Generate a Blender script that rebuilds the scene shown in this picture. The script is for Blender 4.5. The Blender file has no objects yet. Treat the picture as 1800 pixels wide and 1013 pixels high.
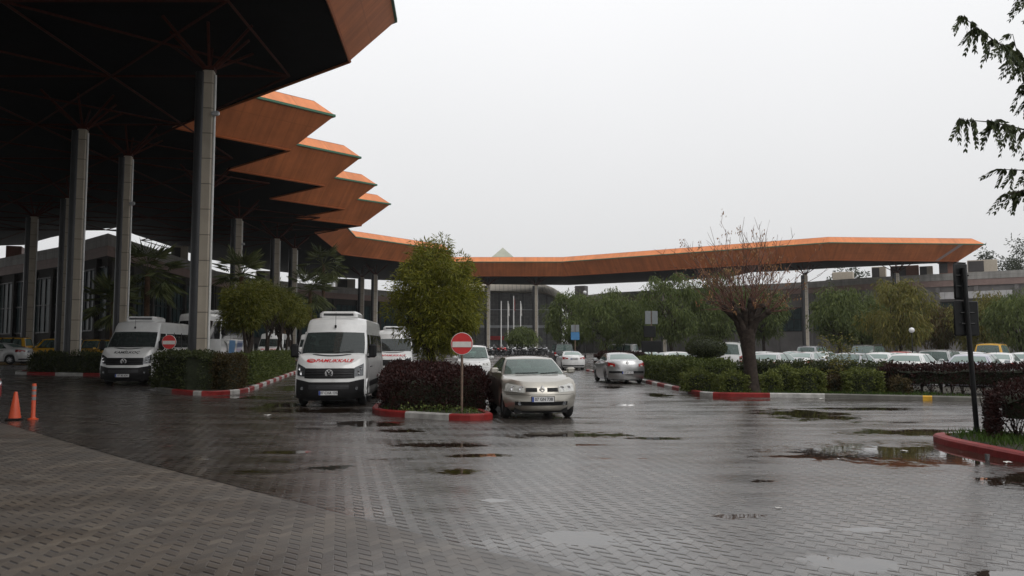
import bpy, math, random
from mathutils import Vector, Matrix, noise
from mathutils.geometry import tessellate_polygon
R = math.radians; PI = math.pi
scn = bpy.context.scene; COL = scn.collection
# ------------------------------------------------------------------ camera, sky, sun, exposure
H = 1.65
PITCH = math.atan(106 / 1440)
cd = bpy.data.cameras.new("camera"); cam = bpy.data.objects.new("camera", cd); COL.objects.link(cam)
cd.lens = 28.8; cd.sensor_width = 36; cd.clip_end = 2000; cd.clip_start = 0.1
cam.location = (0, 0, H); cam.rotation_euler = (PI / 2 + PITCH, 0, 0); scn.camera = cam
w = bpy.data.worlds.new("World"); scn.world = w; w.use_nodes = True
nt = w.node_tree; nd = nt.nodes; lk = nt.links
bg = nd["Background"]; bg.inputs[1].default_value = 1.0
sky = nd.new("ShaderNodeTexSky"); sky.sky_type = 'NISHITA'; sky.sun_disc = False
sky.sun_elevation = R(52); sky.sun_rotation = R(140); sky.dust_density = 5
hs = nd.new("ShaderNodeHueSaturation"); hs.inputs['Saturation'].default_value = 0.25; hs.inputs['Value'].default_value = 0.1
lk.new(sky.outputs[0], hs.inputs['Color'])
tc = nd.new("ShaderNodeTexCoord"); sp = nd.new("ShaderNodeSeparateXYZ"); lk.new(tc.outputs['Generated'], sp.inputs[0])
cr = nd.new("ShaderNodeValToRGB"); lk.new(sp.outputs[2], cr.inputs[0])
e = cr.color_ramp.elements; e[0].position = 0.0; e[0].color = (.73, .73, .735, 1); e[1].position = 1.0; e[1].color = (1.14, 1.145, 1.16, 1)
x = e.new(0.12); x.color = (.80, .803, .81, 1); x = e.new(.4); x.color = (1.03, 1.035, 1.05, 1)
cn = nd.new("ShaderNodeTexNoise"); cn.inputs['Scale'].default_value = 1.6; cn.inputs['Detail'].default_value = 4
lk.new(tc.outputs['Generated'], cn.inputs['Vector'])
cm = nd.new("ShaderNodeMapRange"); cm.inputs[3].default_value = .94; cm.inputs[4].default_value = 1.05; lk.new(cn.outputs[0], cm.inputs[0])
vm = nd.new("ShaderNodeVectorMath"); vm.operation = 'SCALE'; lk.new(cr.outputs[0], vm.inputs[0]); lk.new(cm.outputs[0], vm.inputs['Scale'])
mx = nd.new("ShaderNodeMix"); mx.data_type = 'RGBA'; mx.inputs[0].default_value = .92
lk.new(hs.outputs[0], mx.inputs[6]); lk.new(vm.outputs[0], mx.inputs[7]); lk.new(mx.outputs[2], bg.inputs[0])
sd = bpy.data.lights.new("sun", 'SUN'); sd.energy = 0.9; sd.angle = R(40); sd.color = (1, .97, .93)
so = bpy.data.objects.new("sun", sd); COL.objects.link(so); so.rotation_euler = (R(38), 0, R(40)); so.location = (0, 0, 60)
scn.view_settings.view_transform = 'Standard'; scn.view_settings.look = 'None'; scn.view_settings.exposure = 0.0; scn.view_settings.gamma = 1
scn.cycles.use_denoising = True
scn.cycles.max_bounces = 8; scn.cycles.transparent_max_bounces = 16; scn.cycles.volume_bounces = 0
# ------------------------------------------------------------------ helpers
def sstep(a, b, v):
    v = min(1, max(0, (v - a) / (b - a))); return v * v * (3 - 2 * v)
def gz(x, y):                      # the ground rises gently to the left and far away
    u = -x - 6
    return 0.02 * (max(0, u) if u < 40 else 40) + 0.8 * sstep(65, 105, y)
CP, SP = math.cos(PITCH), math.sin(PITCH)
def at(px, py, Y):                 # point at depth Y seen at photo pixel (px, py)
    dx = (px - 900) / 1440; dy = (506.5 - py) / 1440
    k = Y / (CP - dy * SP); return Vector((dx * k, Y, H + (SP + dy * CP) * k))
def px2x(px, Y): return (px - 900) / 1440 * Y * 1.0 / (CP)
def tab(t, v):
    if v <= t[0][0]: return t[0][1]
    for (a, p), (b, q) in zip(t, t[1:]):
        if v <= b: return p + (q - p) * (v - a) / (b - a)
    return t[-1][1]
class MB:
    def __init__(s): s.v = []; s.f = []; s.m = []; s.cur = 0
    def face(s, pts):
        n = len(s.v); s.v += [tuple(p) for p in pts]; s.f.append(tuple(range(n, n + len(pts)))); s.m.append(s.cur)
    def box(s, c, d, rz=0, taper=1.0, rx=0):
        M = Matrix.Rotation(rz, 3, 'Z') @ Matrix.Rotation(rx, 3, 'X'); c = Vector(c); n = len(s.v)
        for z in (-.5, .5):
            k = taper if z > 0 else 1
            for x_, y_ in ((-.5, -.5), (.5, -.5), (.5, .5), (-.5, .5)):
                s.v.append(tuple(c + M @ Vector((x_ * d[0] * k, y_ * d[1] * k, z * d[2]))))
        for f in ((0, 3, 2, 1), (4, 5, 6, 7), (0, 1, 5, 4), (1, 2, 6, 5), (2, 3, 7, 6), (3, 0, 4, 7)):
            s.f.append(tuple(n + i for i in f)); s.m.append(s.cur)
    def bbox(s, c, d, b=.02, rz=0, rx=0):   # bevelled box
        M = Matrix.Rotation(rz, 3, 'Z') @ Matrix.Rotation(rx, 3, 'X'); c = Vector(c)
        hx, hy, hz = d[0] / 2, d[1] / 2, d[2] / 2; rows = []
        for z, i in ((-hz, b), (-hz + b, 0), (hz - b, 0), (hz, b)):
            x_, y_ = hx - i, hy - i; q = min(b, x_ * .9, y_ * .9); pts = []
            for px, py in ((x_, -y_ + q), (x_, y_ - q), (x_ - q, y_), (-x_ + q, y_), (-x_, y_ - q), (-x_, -y_ + q), (-x_ + q, -y_), (x_ - q, -y_)):
                pts.append(c + M @ Vector((px, py, z)))
            rows.append(pts)
        s.grid(rows, True); s.face(rows[0][::-1]); s.face(rows[-1])
    def grid(s, rows, close=False):
        n = len(s.v); m = len(rows[0])
        for r in rows: s.v += [tuple(p) for p in r]
        for j in range(len(rows) - 1):
            for i in range(m if close else m - 1):
                k = (i + 1) % m
                s.f.append((n + j * m + i, n + j * m + k, n + (j + 1) * m + k, n + (j + 1) * m + i)); s.m.append(s.cur)
    def tube(s, pts, rad, n=8, cap=True):
        pts = [Vector(p) for p in pts]; rows = []
        if not hasattr(rad, '__len__'): rad = [rad] * len(pts)
        for i, p in enumerate(pts):
            d = (pts[min(i + 1, len(pts) - 1)] - pts[max(i - 1, 0)]).normalized()
            a = Vector((0, 0, 1)) if abs(d.z) < .95 else Vector((1, 0, 0))
            u = d.cross(a).normalized(); v = d.cross(u)
            rows.append([p + (u * math.cos(2 * PI * k / n) + v * math.sin(2 * PI * k / n)) * rad[i] for k in range(n)])
        s.grid(rows, True)
        if cap: s.face(rows[0]); s.face(rows[-1][::-1])
    def lathe(s, prof, n=24, c=(0, 0, 0), axis='Z'):
        rows = []
        for r, h in prof:
            row = []
            for k in range(n):
                a = 2 * PI * k / n; p = (r * math.cos(a), r * math.sin(a), h)
                if axis == 'X': p = (h, p[0], p[1])
                if axis == 'Y': p = (p[0], h, p[1])
                row.append(Vector(c) + Vector(p))
            rows.append(row)
        s.grid(rows, True)
    def prism(s, poly, z0, z1):
        a = [(p[0], p[1], z0) for p in poly]; b = [(p[0], p[1], z1) for p in poly]
        s.grid([a, b], False); s.face([a[-1], a[0], b[0], b[-1]])
        for tri in tessellate_polygon([[Vector(p) for p in b]]): s.face([b[i] for i in tri]); s.face([a[i] for i in tri[::-1]])
    def leaf(s, p, d, L, W, up=None):
        d = Vector(d); d.normalize()
        u = d.cross(up if up else Vector((random.uniform(-1, 1), random.uniform(-1, 1), random.uniform(-1, 1))))
        if u.length < 1e-4: u = d.orthogonal()
        u = u.normalized() * W * .5; p = Vector(p); q = p + d * L * .5
        n = len(s.v); s.v += [tuple(p), tuple(q + u), tuple(p + d * L), tuple(q - u)]; s.f.append((n, n + 1, n + 2, n + 3)); s.m.append(s.cur)
    def build(s, name, mats, parent=None, smooth=None):
        me = bpy.data.meshes.new(name); me.from_pydata(s.v, [], s.f)
        if not isinstance(mats, (list, tuple)): mats = [mats]
        for m in mats: me.materials.append(m)
        if len(mats) > 1: me.polygons.foreach_set('material_index', s.m)
        if smooth is not None:
            me.polygons.foreach_set('use_smooth', [True] * len(s.f)); me.set_sharp_from_angle(angle=R(smooth))
        me.update()
        o = bpy.data.objects.new(name, me); COL.objects.link(o)
        if parent is not None: o.parent = parent
        return o
def tag(o, label=None, cat=None, group=None, kind=None):
    if label: o['label'] = label
    if cat: o['category'] = cat
    if group: o['group'] = group
    if kind: o['kind'] = kind
    return o
def thing(name, label, cat, loc=(0, 0, 0), rz=0, group=None):
    o = bpy.data.objects.new(name, None); COL.objects.link(o); o.location = loc; o.rotation_euler = (0, 0, rz); o.empty_display_size = .3
    return tag(o, label, cat, group)
def clone(root, loc, rz=0, label=None, group=None, paint=None, scale=None):
    def cp(o, par):
        c = o.copy(); COL.objects.link(c)
        if par is not None: c.parent = par
        if paint and c.type == 'MESH':
            for i, sl in enumerate(c.material_slots):
                if sl.material and sl.material.name.startswith('paint'):
                    sl.link = 'OBJECT'; sl.material = paint
        for ch in kids.get(o.name, []): cp(ch, c)
        return c
    kids = {}
    for o in root.children_recursive: kids.setdefault(o.parent.name, []).append(o)
    c = cp(root, None); c.location = loc; c.rotation_euler = (0, 0, rz)
    if label: c['label'] = label
    if group: c['group'] = group
    if scale: c.scale = scale
    return c
# ------------------------------------------------------------------ materials
def mat(name, col, rough=.5, metal=0, var=.12, scale=6, bump=0, bscale=40, coat=0, spec=.5, leafy=False, emit=None, col2=None, trans=.25):
    m = bpy.data.materials.new(name); m.use_nodes = True; t = m.node_tree; n = t.nodes; b = n["Principled BSDF"]
    b.inputs['Roughness'].default_value = rough; b.inputs['Metallic'].default_value = metal; b.inputs['Coat Weight'].default_value = coat
    b.inputs['Coat Roughness'].default_value = .06; b.inputs['Specular IOR Level'].default_value = spec
    c4 = (*col, 1)
    mixn = n.new("ShaderNodeMix"); mixn.data_type = 'RGBA'
    if leafy:
        b.inputs['Specular IOR Level'].default_value = .18
        g = n.new("ShaderNodeNewGeometry"); t.links.new(g.outputs['Random Per Island'], mixn.inputs[0])
        mixn.inputs[6].default_value = tuple(v * (1 - var) for v in col) + (1,)
        c2 = col2 or tuple(v * (1 + var) for v in col); mixn.inputs[7].default_value = (*c2, 1)
        t.links.new(mixn.outputs[2], b.inputs['Base Color'])
        tr = n.new("ShaderNodeBsdfTranslucent"); t.links.new(mixn.outputs[2], tr.inputs[0])
        ms = n.new("ShaderNodeMixShader"); ms.inputs[0].default_value = trans
        t.links.new(b.outputs[0], ms.inputs[1]); t.links.new(tr.outputs[0], ms.inputs[2]); t.links.new(ms.outputs[0], n['Material Output'].inputs[0])
    else:
        tcn = n.new("ShaderNodeTexCoord"); nz = n.new("ShaderNodeTexNoise"); nz.inputs['Scale'].default_value = scale; nz.inputs['Detail'].default_value = 5; nz.inputs['Roughness'].default_value = .65
        t.links.new(tcn.outputs['Object'], nz.inputs['Vector'])
        mr = n.new("ShaderNodeMapRange"); mr.inputs[1].default_value = .3; mr.inputs[2].default_value = .7; t.links.new(nz.outputs[0], mr.inputs[0]); t.links.new(mr.outputs[0], mixn.inputs[0])
        mixn.inputs[6].default_value = tuple(v * (1 - var) for v in col) + (1,)
        c2 = col2 or tuple(min(1, v * (1 + var)) for v in col); mixn.inputs[7].default_value = (*c2, 1)
        t.links.new(mixn.outputs[2], b.inputs['Base Color'])
        if bump:
            nb = n.new("ShaderNodeTexNoise"); nb.inputs['Scale'].default_value = bscale; nb.inputs['Detail'].default_value = 4; t.links.new(tcn.outputs['Object'], nb.inputs['Vector'])
            bp = n.new("ShaderNodeBump"); bp.inputs['Strength'].default_value = bump; bp.inputs['Distance'].default_value = .02; t.links.new(nb.outputs[0], bp.inputs['Height']); t.links.new(bp.outputs[0], b.inputs['Normal'])
    if emit: b.inputs['Emission Color'].default_value = (*emit[:3], 1); b.inputs['Emission Strength'].default_value = emit[3]
    return m
def panelled(name, col, rough, pw, ph, gap=.006, var=.08, sc=1.3, dark=.55, streak=0):
    """cladding: rectangular panels with thin darker joints, laid by distance along the face and height"""
    m = mat(name, col, rough, var=var, scale=sc); t = m.node_tree; n = t.nodes; b = n["Principled BSDF"]
    src = b.inputs['Base Color'].links[0].from_socket
    uv = n.new("ShaderNodeUVMap"); br = n.new("ShaderNodeTexBrick"); br.offset = 0; br.inputs['Scale'].default_value = 1
    br.inputs['Brick Width'].default_value = pw; br.inputs['Row Height'].default_value = ph; br.inputs['Mortar Size'].default_value = gap; br.inputs['Mortar Smooth'].default_value = .2
    br.inputs['Color1'].default_value = (1, 1, 1, 1); br.inputs['Color2'].default_value = (.9, .9, .9, 1); br.inputs['Mortar'].default_value = (dark, dark, dark, 1)
    t.links.new(uv.outputs[0], br.inputs['Vector'])
    mm = n.new("ShaderNodeMix"); mm.data_type = 'RGBA'; mm.blend_type = 'MULTIPLY'; mm.inputs[0].default_value = 1
    if streak:
        mp = n.new("ShaderNodeMapping"); mp.inputs['Scale'].default_value = (2.2, .12, 1); t.links.new(uv.outputs[0], mp.inputs[0]); ns = n.new("ShaderNodeTexNoise"); ns.inputs['Scale'].default_value = 1; ns.inputs['Detail'].default_value = 5; t.links.new(mp.outputs[0], ns.inputs[0])
        mr_ = n.new("ShaderNodeMapRange"); mr_.inputs[1].default_value = .35; mr_.inputs[2].default_value = .62; mr_.inputs[3].default_value = 1 - streak; mr_.inputs[4].default_value = 1; t.links.new(ns.outputs[0], mr_.inputs[0])
        m3 = n.new("ShaderNodeMix"); m3.data_type = 'RGBA'; m3.blend_type = 'MULTIPLY'; m3.inputs[0].default_value = 1; t.links.new(src, m3.inputs[6]); t.links.new(mr_.outputs[0], m3.inputs[7]); src = m3.outputs[2]
    t.links.new(src, mm.inputs[6]); t.links.new(br.outputs[0], mm.inputs[7]); t.links.new(mm.outputs[2], b.inputs['Base Color'])
    return m
def uv_walls(o):
    """UV in metres: along the horizontal direction of each face, and up it"""
    me = o.data; uvl = me.uv_layers.new(name="UVMap"); dist = 0.0
    for p in me.polygons:
        nrm = p.normal; hd = Vector((-nrm.y, nrm.x, 0))
        if hd.length < 1e-3: hd = Vector((1, 0, 0)); ud = Vector((0, 1, 0))
        else: hd.normalize(); ud = nrm.cross(hd)
        for li in p.loop_indices:
            co = me.vertices[me.loops[li].vertex_index].co
            uvl.data[li].uv = (co.dot(hd), co.dot(ud))
def glassm(name, col, through=.4, rough=.04, base=None):
    m = bpy.data.materials.new(name); m.use_nodes = True; t = m.node_tree; n = t.nodes; b = n["Principled BSDF"]
    b.inputs['Base Color'].default_value = (*(base or [c * .24 for c in col]), 1); b.inputs['Roughness'].default_value = rough; b.inputs['IOR'].default_value = 1.75
    tr = n.new("ShaderNodeBsdfTransparent"); tr.inputs[0].default_value = (*col, 1)
    ms = n.new("ShaderNodeMixShader"); fr = n.new("ShaderNodeFresnel"); fr.inputs[0].default_value = 1.75
    mp = n.new("ShaderNodeMapRange"); mp.inputs[1].default_value = 0; mp.inputs[2].default_value = 1; mp.inputs[3].default_value = 1 - through; mp.inputs[4].default_value = 1
    t.links.new(fr.outputs[0], mp.inputs[0]); t.links.new(mp.outputs[0], ms.inputs[0])
    t.links.new(tr.outputs[0], ms.inputs[1]); t.links.new(b.outputs[0], ms.inputs[2]); t.links.new(ms.outputs[0], n['Material Output'].inputs[0])
    return m
def paintm(name, col, metal=0, rough=.32): return mat('paint_' + name, col, rough, metal, var=.10, scale=2.2, coat=.8)
M = {}
M['white'] = paintm('white', (.62, .62, .61)); M['silver'] = paintm('silver', (.43, .43, .43), .8, .32); M['beige'] = paintm('beige', (.40, .378, .332), .8, .32)
M['grey'] = paintm('grey', (.33, .335, .35), .5); M['lilac'] = paintm('lilac', (.38, .38, .45), .4); M['black'] = paintm('black', (.02, .02, .022)); M['red'] = paintm('red', (.42, .015, .015)); M['yellow'] = paintm('yellow', (.75, .40, .02))
M['blue'] = paintm('blue', (.05, .1, .25))
M['glass'] = glassm('car_glass', (.60, .78, .72), .50, .04, (.15, .21, .19)); M['vglass'] = glassm('minibus_glass', (.22, .27, .26), .5); M['dglass'] = glassm('dark_glass', (.10, .11, .11), .5)
M['dark'] = mat('black_plastic', (.009, .009, .0095), .6, bump=.1, spec=.25); M['inter'] = mat('interior', (.03, .03, .032), .8); M['seat'] = mat('seat_cloth', (.06, .06, .065), .9)
M['tyre'] = mat('tyre', (.014, .014, .014), .8, bump=.3); M['rim'] = mat('rim', (.35, .35, .36), .35, .8); M['chrome'] = mat('chrome', (.7, .7, .71), .15, 1, var=.03)
M['lamp'] = mat('lamp_lens', (.52, .52, .49), .08, .15, var=.3, scale=18, coat=1); M['lampdark'] = mat('lamp_dark', (.07, .075, .08), .08, .3, var=.5, scale=15, coat=1); M['tail'] = mat('tail_lens', (.30, .012, .012), .15, var=.3, scale=14, coat=1); M['amber'] = mat('amber', (.5, .16, .02), .2)
M['badge'] = mat('bright_badge', (.72, .72, .72), .25, .35); M['plate'] = mat('plate', (.6, .6, .6), .4); M['ink'] = mat('ink', (.012, .012, .014), .5); M['eublue'] = mat('plate_blue', (.02, .06, .3), .4); M['logored'] = mat('red_lettering', (.5, .015, .02), .4)
M['bark'] = mat('bark', (.036, .027, .022), .9, var=.6, scale=7, bump=1, bscale=11, spec=.2); M['twig'] = mat('red_twig', (.12, .056, .038), .75, var=.4, scale=5)
M['steel'] = mat('dark_steel', (.03, .031, .033), .35, .3, var=.2, scale=1.5); M['redpipe'] = mat('red_oxide_pipe', (.055, .014, .009), .7, var=.3, spec=.15)
M['kred'] = mat('kerb_red', (.20, .012, .011), .55, var=.3, scale=3, bump=.3, col2=(.27, .022, .02), spec=.3); M['kwhite'] = mat('kerb_white', (.38, .37, .35), .5, var=.35, scale=4, bump=.3); M['kgrey'] = mat('kerb_grey', (.12, .115, .10), .6, var=.3, scale=3, bump=.4); M['kyel'] = mat('kerb_yellow', (.6, .33, .02), .5, var=.25)
M['soil'] = mat('soil', (.035, .03, .02), .95, var=.5, scale=3, bump=.8); M['orange'] = mat('orange_plastic', (.50, .065, .018), .45, var=.15); M['signred'] = mat('sign_red', (.50, .022, .022), .4, var=.1); M['signwhite'] = mat('sign_white', (.6, .58, .55), .45, var=.1); M['pole'] = mat('rusty_pole', (.16, .11, .08), .6, .2, var=.4, scale=9)
M['black_metal'] = mat('black_metal', (.009, .0095, .010), .45, spec=.25); M['signgrey'] = mat('sign_grey', (.17, .185, .19), .5); M['signblue'] = mat('sign_blue', (.05, .18, .37), .4)

def leafm(name, a, b, trans=.3, rough=.55): return mat(name, a, rough, leafy=True, var=0, col2=b, trans=trans)
M['l_big'] = leafm('leaf_feathery', (.095, .115, .018), (.24, .225, .028)); M['l_weep'] = leafm('leaf_weeping', (.06, .085, .026), (.125, .15, .045)); M['l_yel'] = leafm('leaf_yellowish', (.09, .10, .025), (.19, .16, .04)); M['l_red'] = leafm('leaf_reddish', (.09, .05, .02), (.08, .08, .025))
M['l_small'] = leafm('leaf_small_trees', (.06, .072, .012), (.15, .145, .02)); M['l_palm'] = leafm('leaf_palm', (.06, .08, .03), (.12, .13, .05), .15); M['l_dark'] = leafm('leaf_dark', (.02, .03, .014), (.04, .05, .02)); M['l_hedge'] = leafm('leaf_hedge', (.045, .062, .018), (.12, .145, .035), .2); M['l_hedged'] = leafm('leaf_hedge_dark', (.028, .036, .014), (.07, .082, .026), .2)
M['l_bush'] = leafm('leaf_bush', (.06, .078, .02), (.155, .175, .04), .2); M['l_brown'] = leafm('leaf_hedge_brown', (.05, .035, .016), (.08, .06, .022), .2); M['l_purple'] = leafm('leaf_purple', (.015, .006, .005), (.046, .014, .012), .2); M['l_near'] = leafm('leaf_near', (.03, .045, .018), (.07, .085, .035), .2); M['grass'] = leafm('grass_blades', (.035, .075, .012), (.08, .13, .024), .3); M['l_dry'] = leafm('dry_pods', (.22, .11, .05), (.35, .20, .10), .3); M['l_far'] = leafm('leaf_far', (.035, .045, .03), (.06, .07, .04))
# ------------------------------------------------------------------ ground
def ground_material():
    m = bpy.data.materials.new('wet_pavers'); m.use_nodes = True; t = m.node_tree; n = t.nodes; L = t.links.new; b = n["Principled BSDF"]
    def ma(op, a, b_=None, c=None):
        q = n.new("ShaderNodeMath"); q.operation = op
        for i, v in enumerate((a, b_, c)):
            if v is None: continue
            if isinstance(v, (int, float)): q.inputs[i].default_value = v
            else: L(v, q.inputs[i])
        return q.outputs[0]
    def mr(v, a, b_, c=0, d=1, sm=True):
        q = n.new("ShaderNodeMapRange"); q.interpolation_type = 'SMOOTHSTEP' if sm else 'LINEAR'; L(v, q.inputs[0])
        for i, k in enumerate((a, b_, c, d)):
            if isinstance(k, (int, float)): q.inputs[i + 1].default_value = k
            else: L(k, q.inputs[i + 1])
        return q.outputs[0]
    def nz(scale, det=4, rough=.55, vec=None):
        q = n.new("ShaderNodeTexNoise"); q.inputs['Scale'].default_value = scale; q.inputs['Detail'].default_value = det; q.inputs['Roughness'].default_value = rough; L(vec or pos, q.inputs['Vector']); return q.outputs[0]
    def mixc(f, a, b_, bl='MIX'):
        q = n.new("ShaderNodeMix"); q.data_type = 'RGBA'; q.blend_type = bl
        for i, v in ((0, f), (6, a), (7, b_)):
            if isinstance(v, (int, float)): q.inputs[i].default_value = v
            elif isinstance(v, tuple): q.inputs[i].default_value = (*v, 1)
            else: L(v, q.inputs[i])
        return q.outputs[2]
    g = n.new("ShaderNodeNewGeometry"); pos = g.outputs['Position']
    rot = n.new("ShaderNodeVectorRotate"); rot.rotation_type = 'Z_AXIS'; rot.inputs['Angle'].default_value = R(-12); L(pos, rot.inputs['Vector'])
    wob = n.new("ShaderNodeTexNoise"); wob.inputs['Scale'].default_value = .9; L(pos, wob.inputs['Vector'])
    s1 = n.new("ShaderNodeSeparateXYZ"); L(rot.outputs[0], s1.inputs[0]); sp_ = n.new("ShaderNodeSeparateXYZ"); L(pos, sp_.inputs[0])
    u = s1.outputs[0]; v = ma('ADD', s1.outputs[1], ma('MULTIPLY', wob.outputs[0], .05))
    PU, PV = .19, .16
    v2 = ma('ADD', v, ma('MULTIPLY', ma('PINGPONG', u, PU / 2), 1.15))
    rowf = ma('DIVIDE', v2, PV); fr = ma('FRACT', rowf); row = ma('FLOOR', rowf)
    dv = ma('MULTIPLY', ma('MINIMUM', fr, ma('SUBTRACT', 1, fr)), PV)
    leg = ma('LESS_THAN', ma('FRACT', ma('DIVIDE', u, PU)), .5)
    jw = ma('MULTIPLY_ADD', leg, .034, .003)
    u2 = ma('DIVIDE', ma('ADD', u, ma('MULTIPLY', row, PU * .5)), PU * 1.0); fu = ma('FRACT', u2); colu = ma('FLOOR', u2)
    du = ma('MULTIPLY', ma('MINIMUM', fu, ma('SUBTRACT', 1, fu)), PU)
    j1 = mr(dv, 0, jw); j2 = mr(du, 0, .005); hgt = ma('MINIMUM', j1, ma('MULTIPLY_ADD', j2, .25, .75))
    cb = n.new("ShaderNodeCombineXYZ"); L(colu, cb.inputs[0]); L(row, cb.inputs[1])
    wn = n.new("ShaderNodeTexWhiteNoise"); wn.noise_dimensions = '2D'; L(cb.outputs[0], wn.inputs['Vector']); rnd = wn.outputs['Value']
    at_ = n.new("ShaderNodeAttribute"); at_.attribute_name = 'puddle'; pud = at_.outputs['Fac']
    big = nz(.35, 5, .6); mid = nz(1.6, 5, .65); fine = nz(45, 3)
    # the dry strip of paving under the nearest roof edge
    dl = ma('ADD', sp_.outputs[0], sp_.outputs[1]); dl = ma('ADD', dl, ma('MULTIPLY', mid, .06))
    dry = ma('MULTIPLY', mr(dl, 6.62, 6.70, 1, 0), mr(ma('ADD', sp_.outputs[0], ma('MULTIPLY', mid, 3)), -3, 3.5, 1, .45)); seam = mr(ma('ABSOLUTE', ma('SUBTRACT', dl, 6.70)), .012, .03, 1, 0)
    st = n.new("ShaderNodeMapping"); st.inputs['Scale'].default_value = (.6, 2.0, 1); L(pos, st.inputs['Vector'])
    gp_ = nz(.55, 6, .62, st.outputs[0])
    pm = ma('ADD', ma('ADD', pud, ma('MULTIPLY', ma('SUBTRACT', mid, .5), 1.5)), ma('MULTIPLY', ma('SUBTRACT', rnd, .5), .10))
    pm2 = mr(gp_, .625, .665); pm = ma('MAXIMUM', mr(pm, .38, .64), ma('MULTIPLY', pm2, ma('SUBTRACT', 1, dry)))
    base = mixc(rnd, (.038, .033, .029), (.076, .067, .060)); base = mixc(mr(rnd, .93, .96), base, (.085, .075, .066)); base = mixc(mr(big, .35, .65), base, mixc(1, base, (.85, .78, .72), 'MULTIPLY'))
    base = mixc(ma('MULTIPLY', mr(mid, .55, .75), .5), base, (.070, .053, .043))
    drycol = mixc(rnd, (.060, .045, .032), (.122, .096, .069)); drycol = mixc(mr(rnd, .92, .95), drycol, (.135, .11, .082)); drycol = mixc(ma('MULTIPLY', mr(mid, .4, .7), .6), drycol, (.048, .039, .029)); drycol = mixc(mr(big, .38, .62), mixc(1, drycol, (.62, .62, .62), 'MULTIPLY'), drycol)
    base = mixc(dry, base, drycol); base = mixc(ma('MULTIPLY', ma('SUBTRACT', 1, j1), ma('MULTIPLY_ADD', leg, .82, .14)), base, (.008, .005, .004)); base = mixc(seam, base, (.01, .008, .007))
    base = mixc(pm, base, mixc(1, base, (.55, .45, .36), 'MULTIPLY'))
    L(base, b.inputs['Base Color'])
    wet = ma('SUBTRACT', 1, dry)
    ro = ma('MULTIPLY', ma('MULTIPLY_ADD', mid, .24, .15), mr(gp_, .42, .62, 1.05, .62)); ro = ma('ADD', ro, ma('MULTIPLY', dry, .34)); ro = ma('MULTIPLY', ro, ma('SUBTRACT', 1, ma('MULTIPLY', pm, .93))); L(ro, b.inputs['Roughness'])
    b.inputs['IOR'].default_value = 2.02
    pass
    hh = ma('ADD', ma('MULTIPLY', hgt, .9), ma('MULTIPLY', fine, .25)); hh = ma('ADD', hh, ma('MULTIPLY', mid, .8))
    bp = n.new("ShaderNodeBump"); bp.inputs['Distance'].default_value = .007; L(ma('MULTIPLY', ma('SUBTRACT', 1, pm), .75), bp.inputs['Strength']); L(hh, bp.inputs['Height'])
    rip = nz(9, 2); bp2 = n.new("ShaderNodeBump"); bp2.inputs['Distance'].default_value = .004; bp2.inputs['Strength'].default_value = .12; L(rip, bp2.inputs['Height']); L(bp.outputs[0], bp2.inputs['Normal'])
    L(bp2.outputs[0], b.inputs['Normal'])
    return m
PUD = [(1.1, 15.8, 1.1, .55), (-1.3, 14.1, .7, .3), (-.65, 11.05, .34, .26), (-2.55, 11.5, .34, .25), (6.3, 12.9, 1.9, 1.5), (7.3, 20.6, 1.1, 1.7), (-5.0, 21.9, 1.5, .8), (-3.2, 18.1, .8, .7), (11, 26.2, 4.2, .55), (8.0, 16.3, 1.4, .6),
       (-8.7, 26.9, .8, .8), (2.62, 6.4, .36, .24), (.5, 7.35, .36, .26), (-.2, 9.05, .3, .12), (3.6, 6.1, .3, .15), (3.2, 7.6, .25, .1), (2.3, 8.2, .35, .1), (4.6, 12.7, .8, .26), (6.9, 27.6, .7, 1.6), (5.2, 29, .5, 1.1), (-2.2, 16.6, .5, .3), (.1, 23, 1.3, 2.5), (-8.5, 34, .9, 2.5), (2.7, 15.2, .5, .25), (9.6, 22.5, 1.4, .5), (3.2, 24, .35, .5), (-.5, 12.8, .5, .2), (4.2, 35, .5, 1.3), (-6.6, 23.8, .6, 1.2), (7.1, 10.2, 1.2, .8), (3.1, 10.3, .25, .15), (-3.6, 13.2, .4, .22)]
def make_ground():
    xs = [-350, -200, -120] + [-90 + 5 * i for i in range(14)] + [-20 + i for i in range(8)] + [-12 + .16 * i for i in range(180)] + [17 + i for i in range(8)] + [25 + 6 * i for i in range(12)] + [100, 160, 350]
    ys = [-350, -100, -40, -10, 0] + [2.5 + .16 * i for i in range(190)] + [33 + .5 * i for i in range(24)] + [45 + 3 * i for i in range(24)] + [120, 140, 170, 250, 450]
    mb = MB(); rows = [[(x_, y_, gz(x_, y_)) for x_ in xs] for y_ in ys]; mb.grid(rows)
    o = mb.build('ground', ground_material(), smooth=60); tag(o, kind='structure')
    a = o.data.attributes.new('puddle', 'FLOAT', 'POINT'); vals = []
    for (x_, y_, _) in mb.v:
        best = 0
        for (cx, cy, rx, ry) in PUD:
            d = math.hypot((x_ - cx) / rx, (y_ - cy) / ry)
            if d < 2: best = max(best, 1.0 - .5 * d)
        vals.append(best)
    a.data.foreach_set('value', vals)
make_ground()
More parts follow.
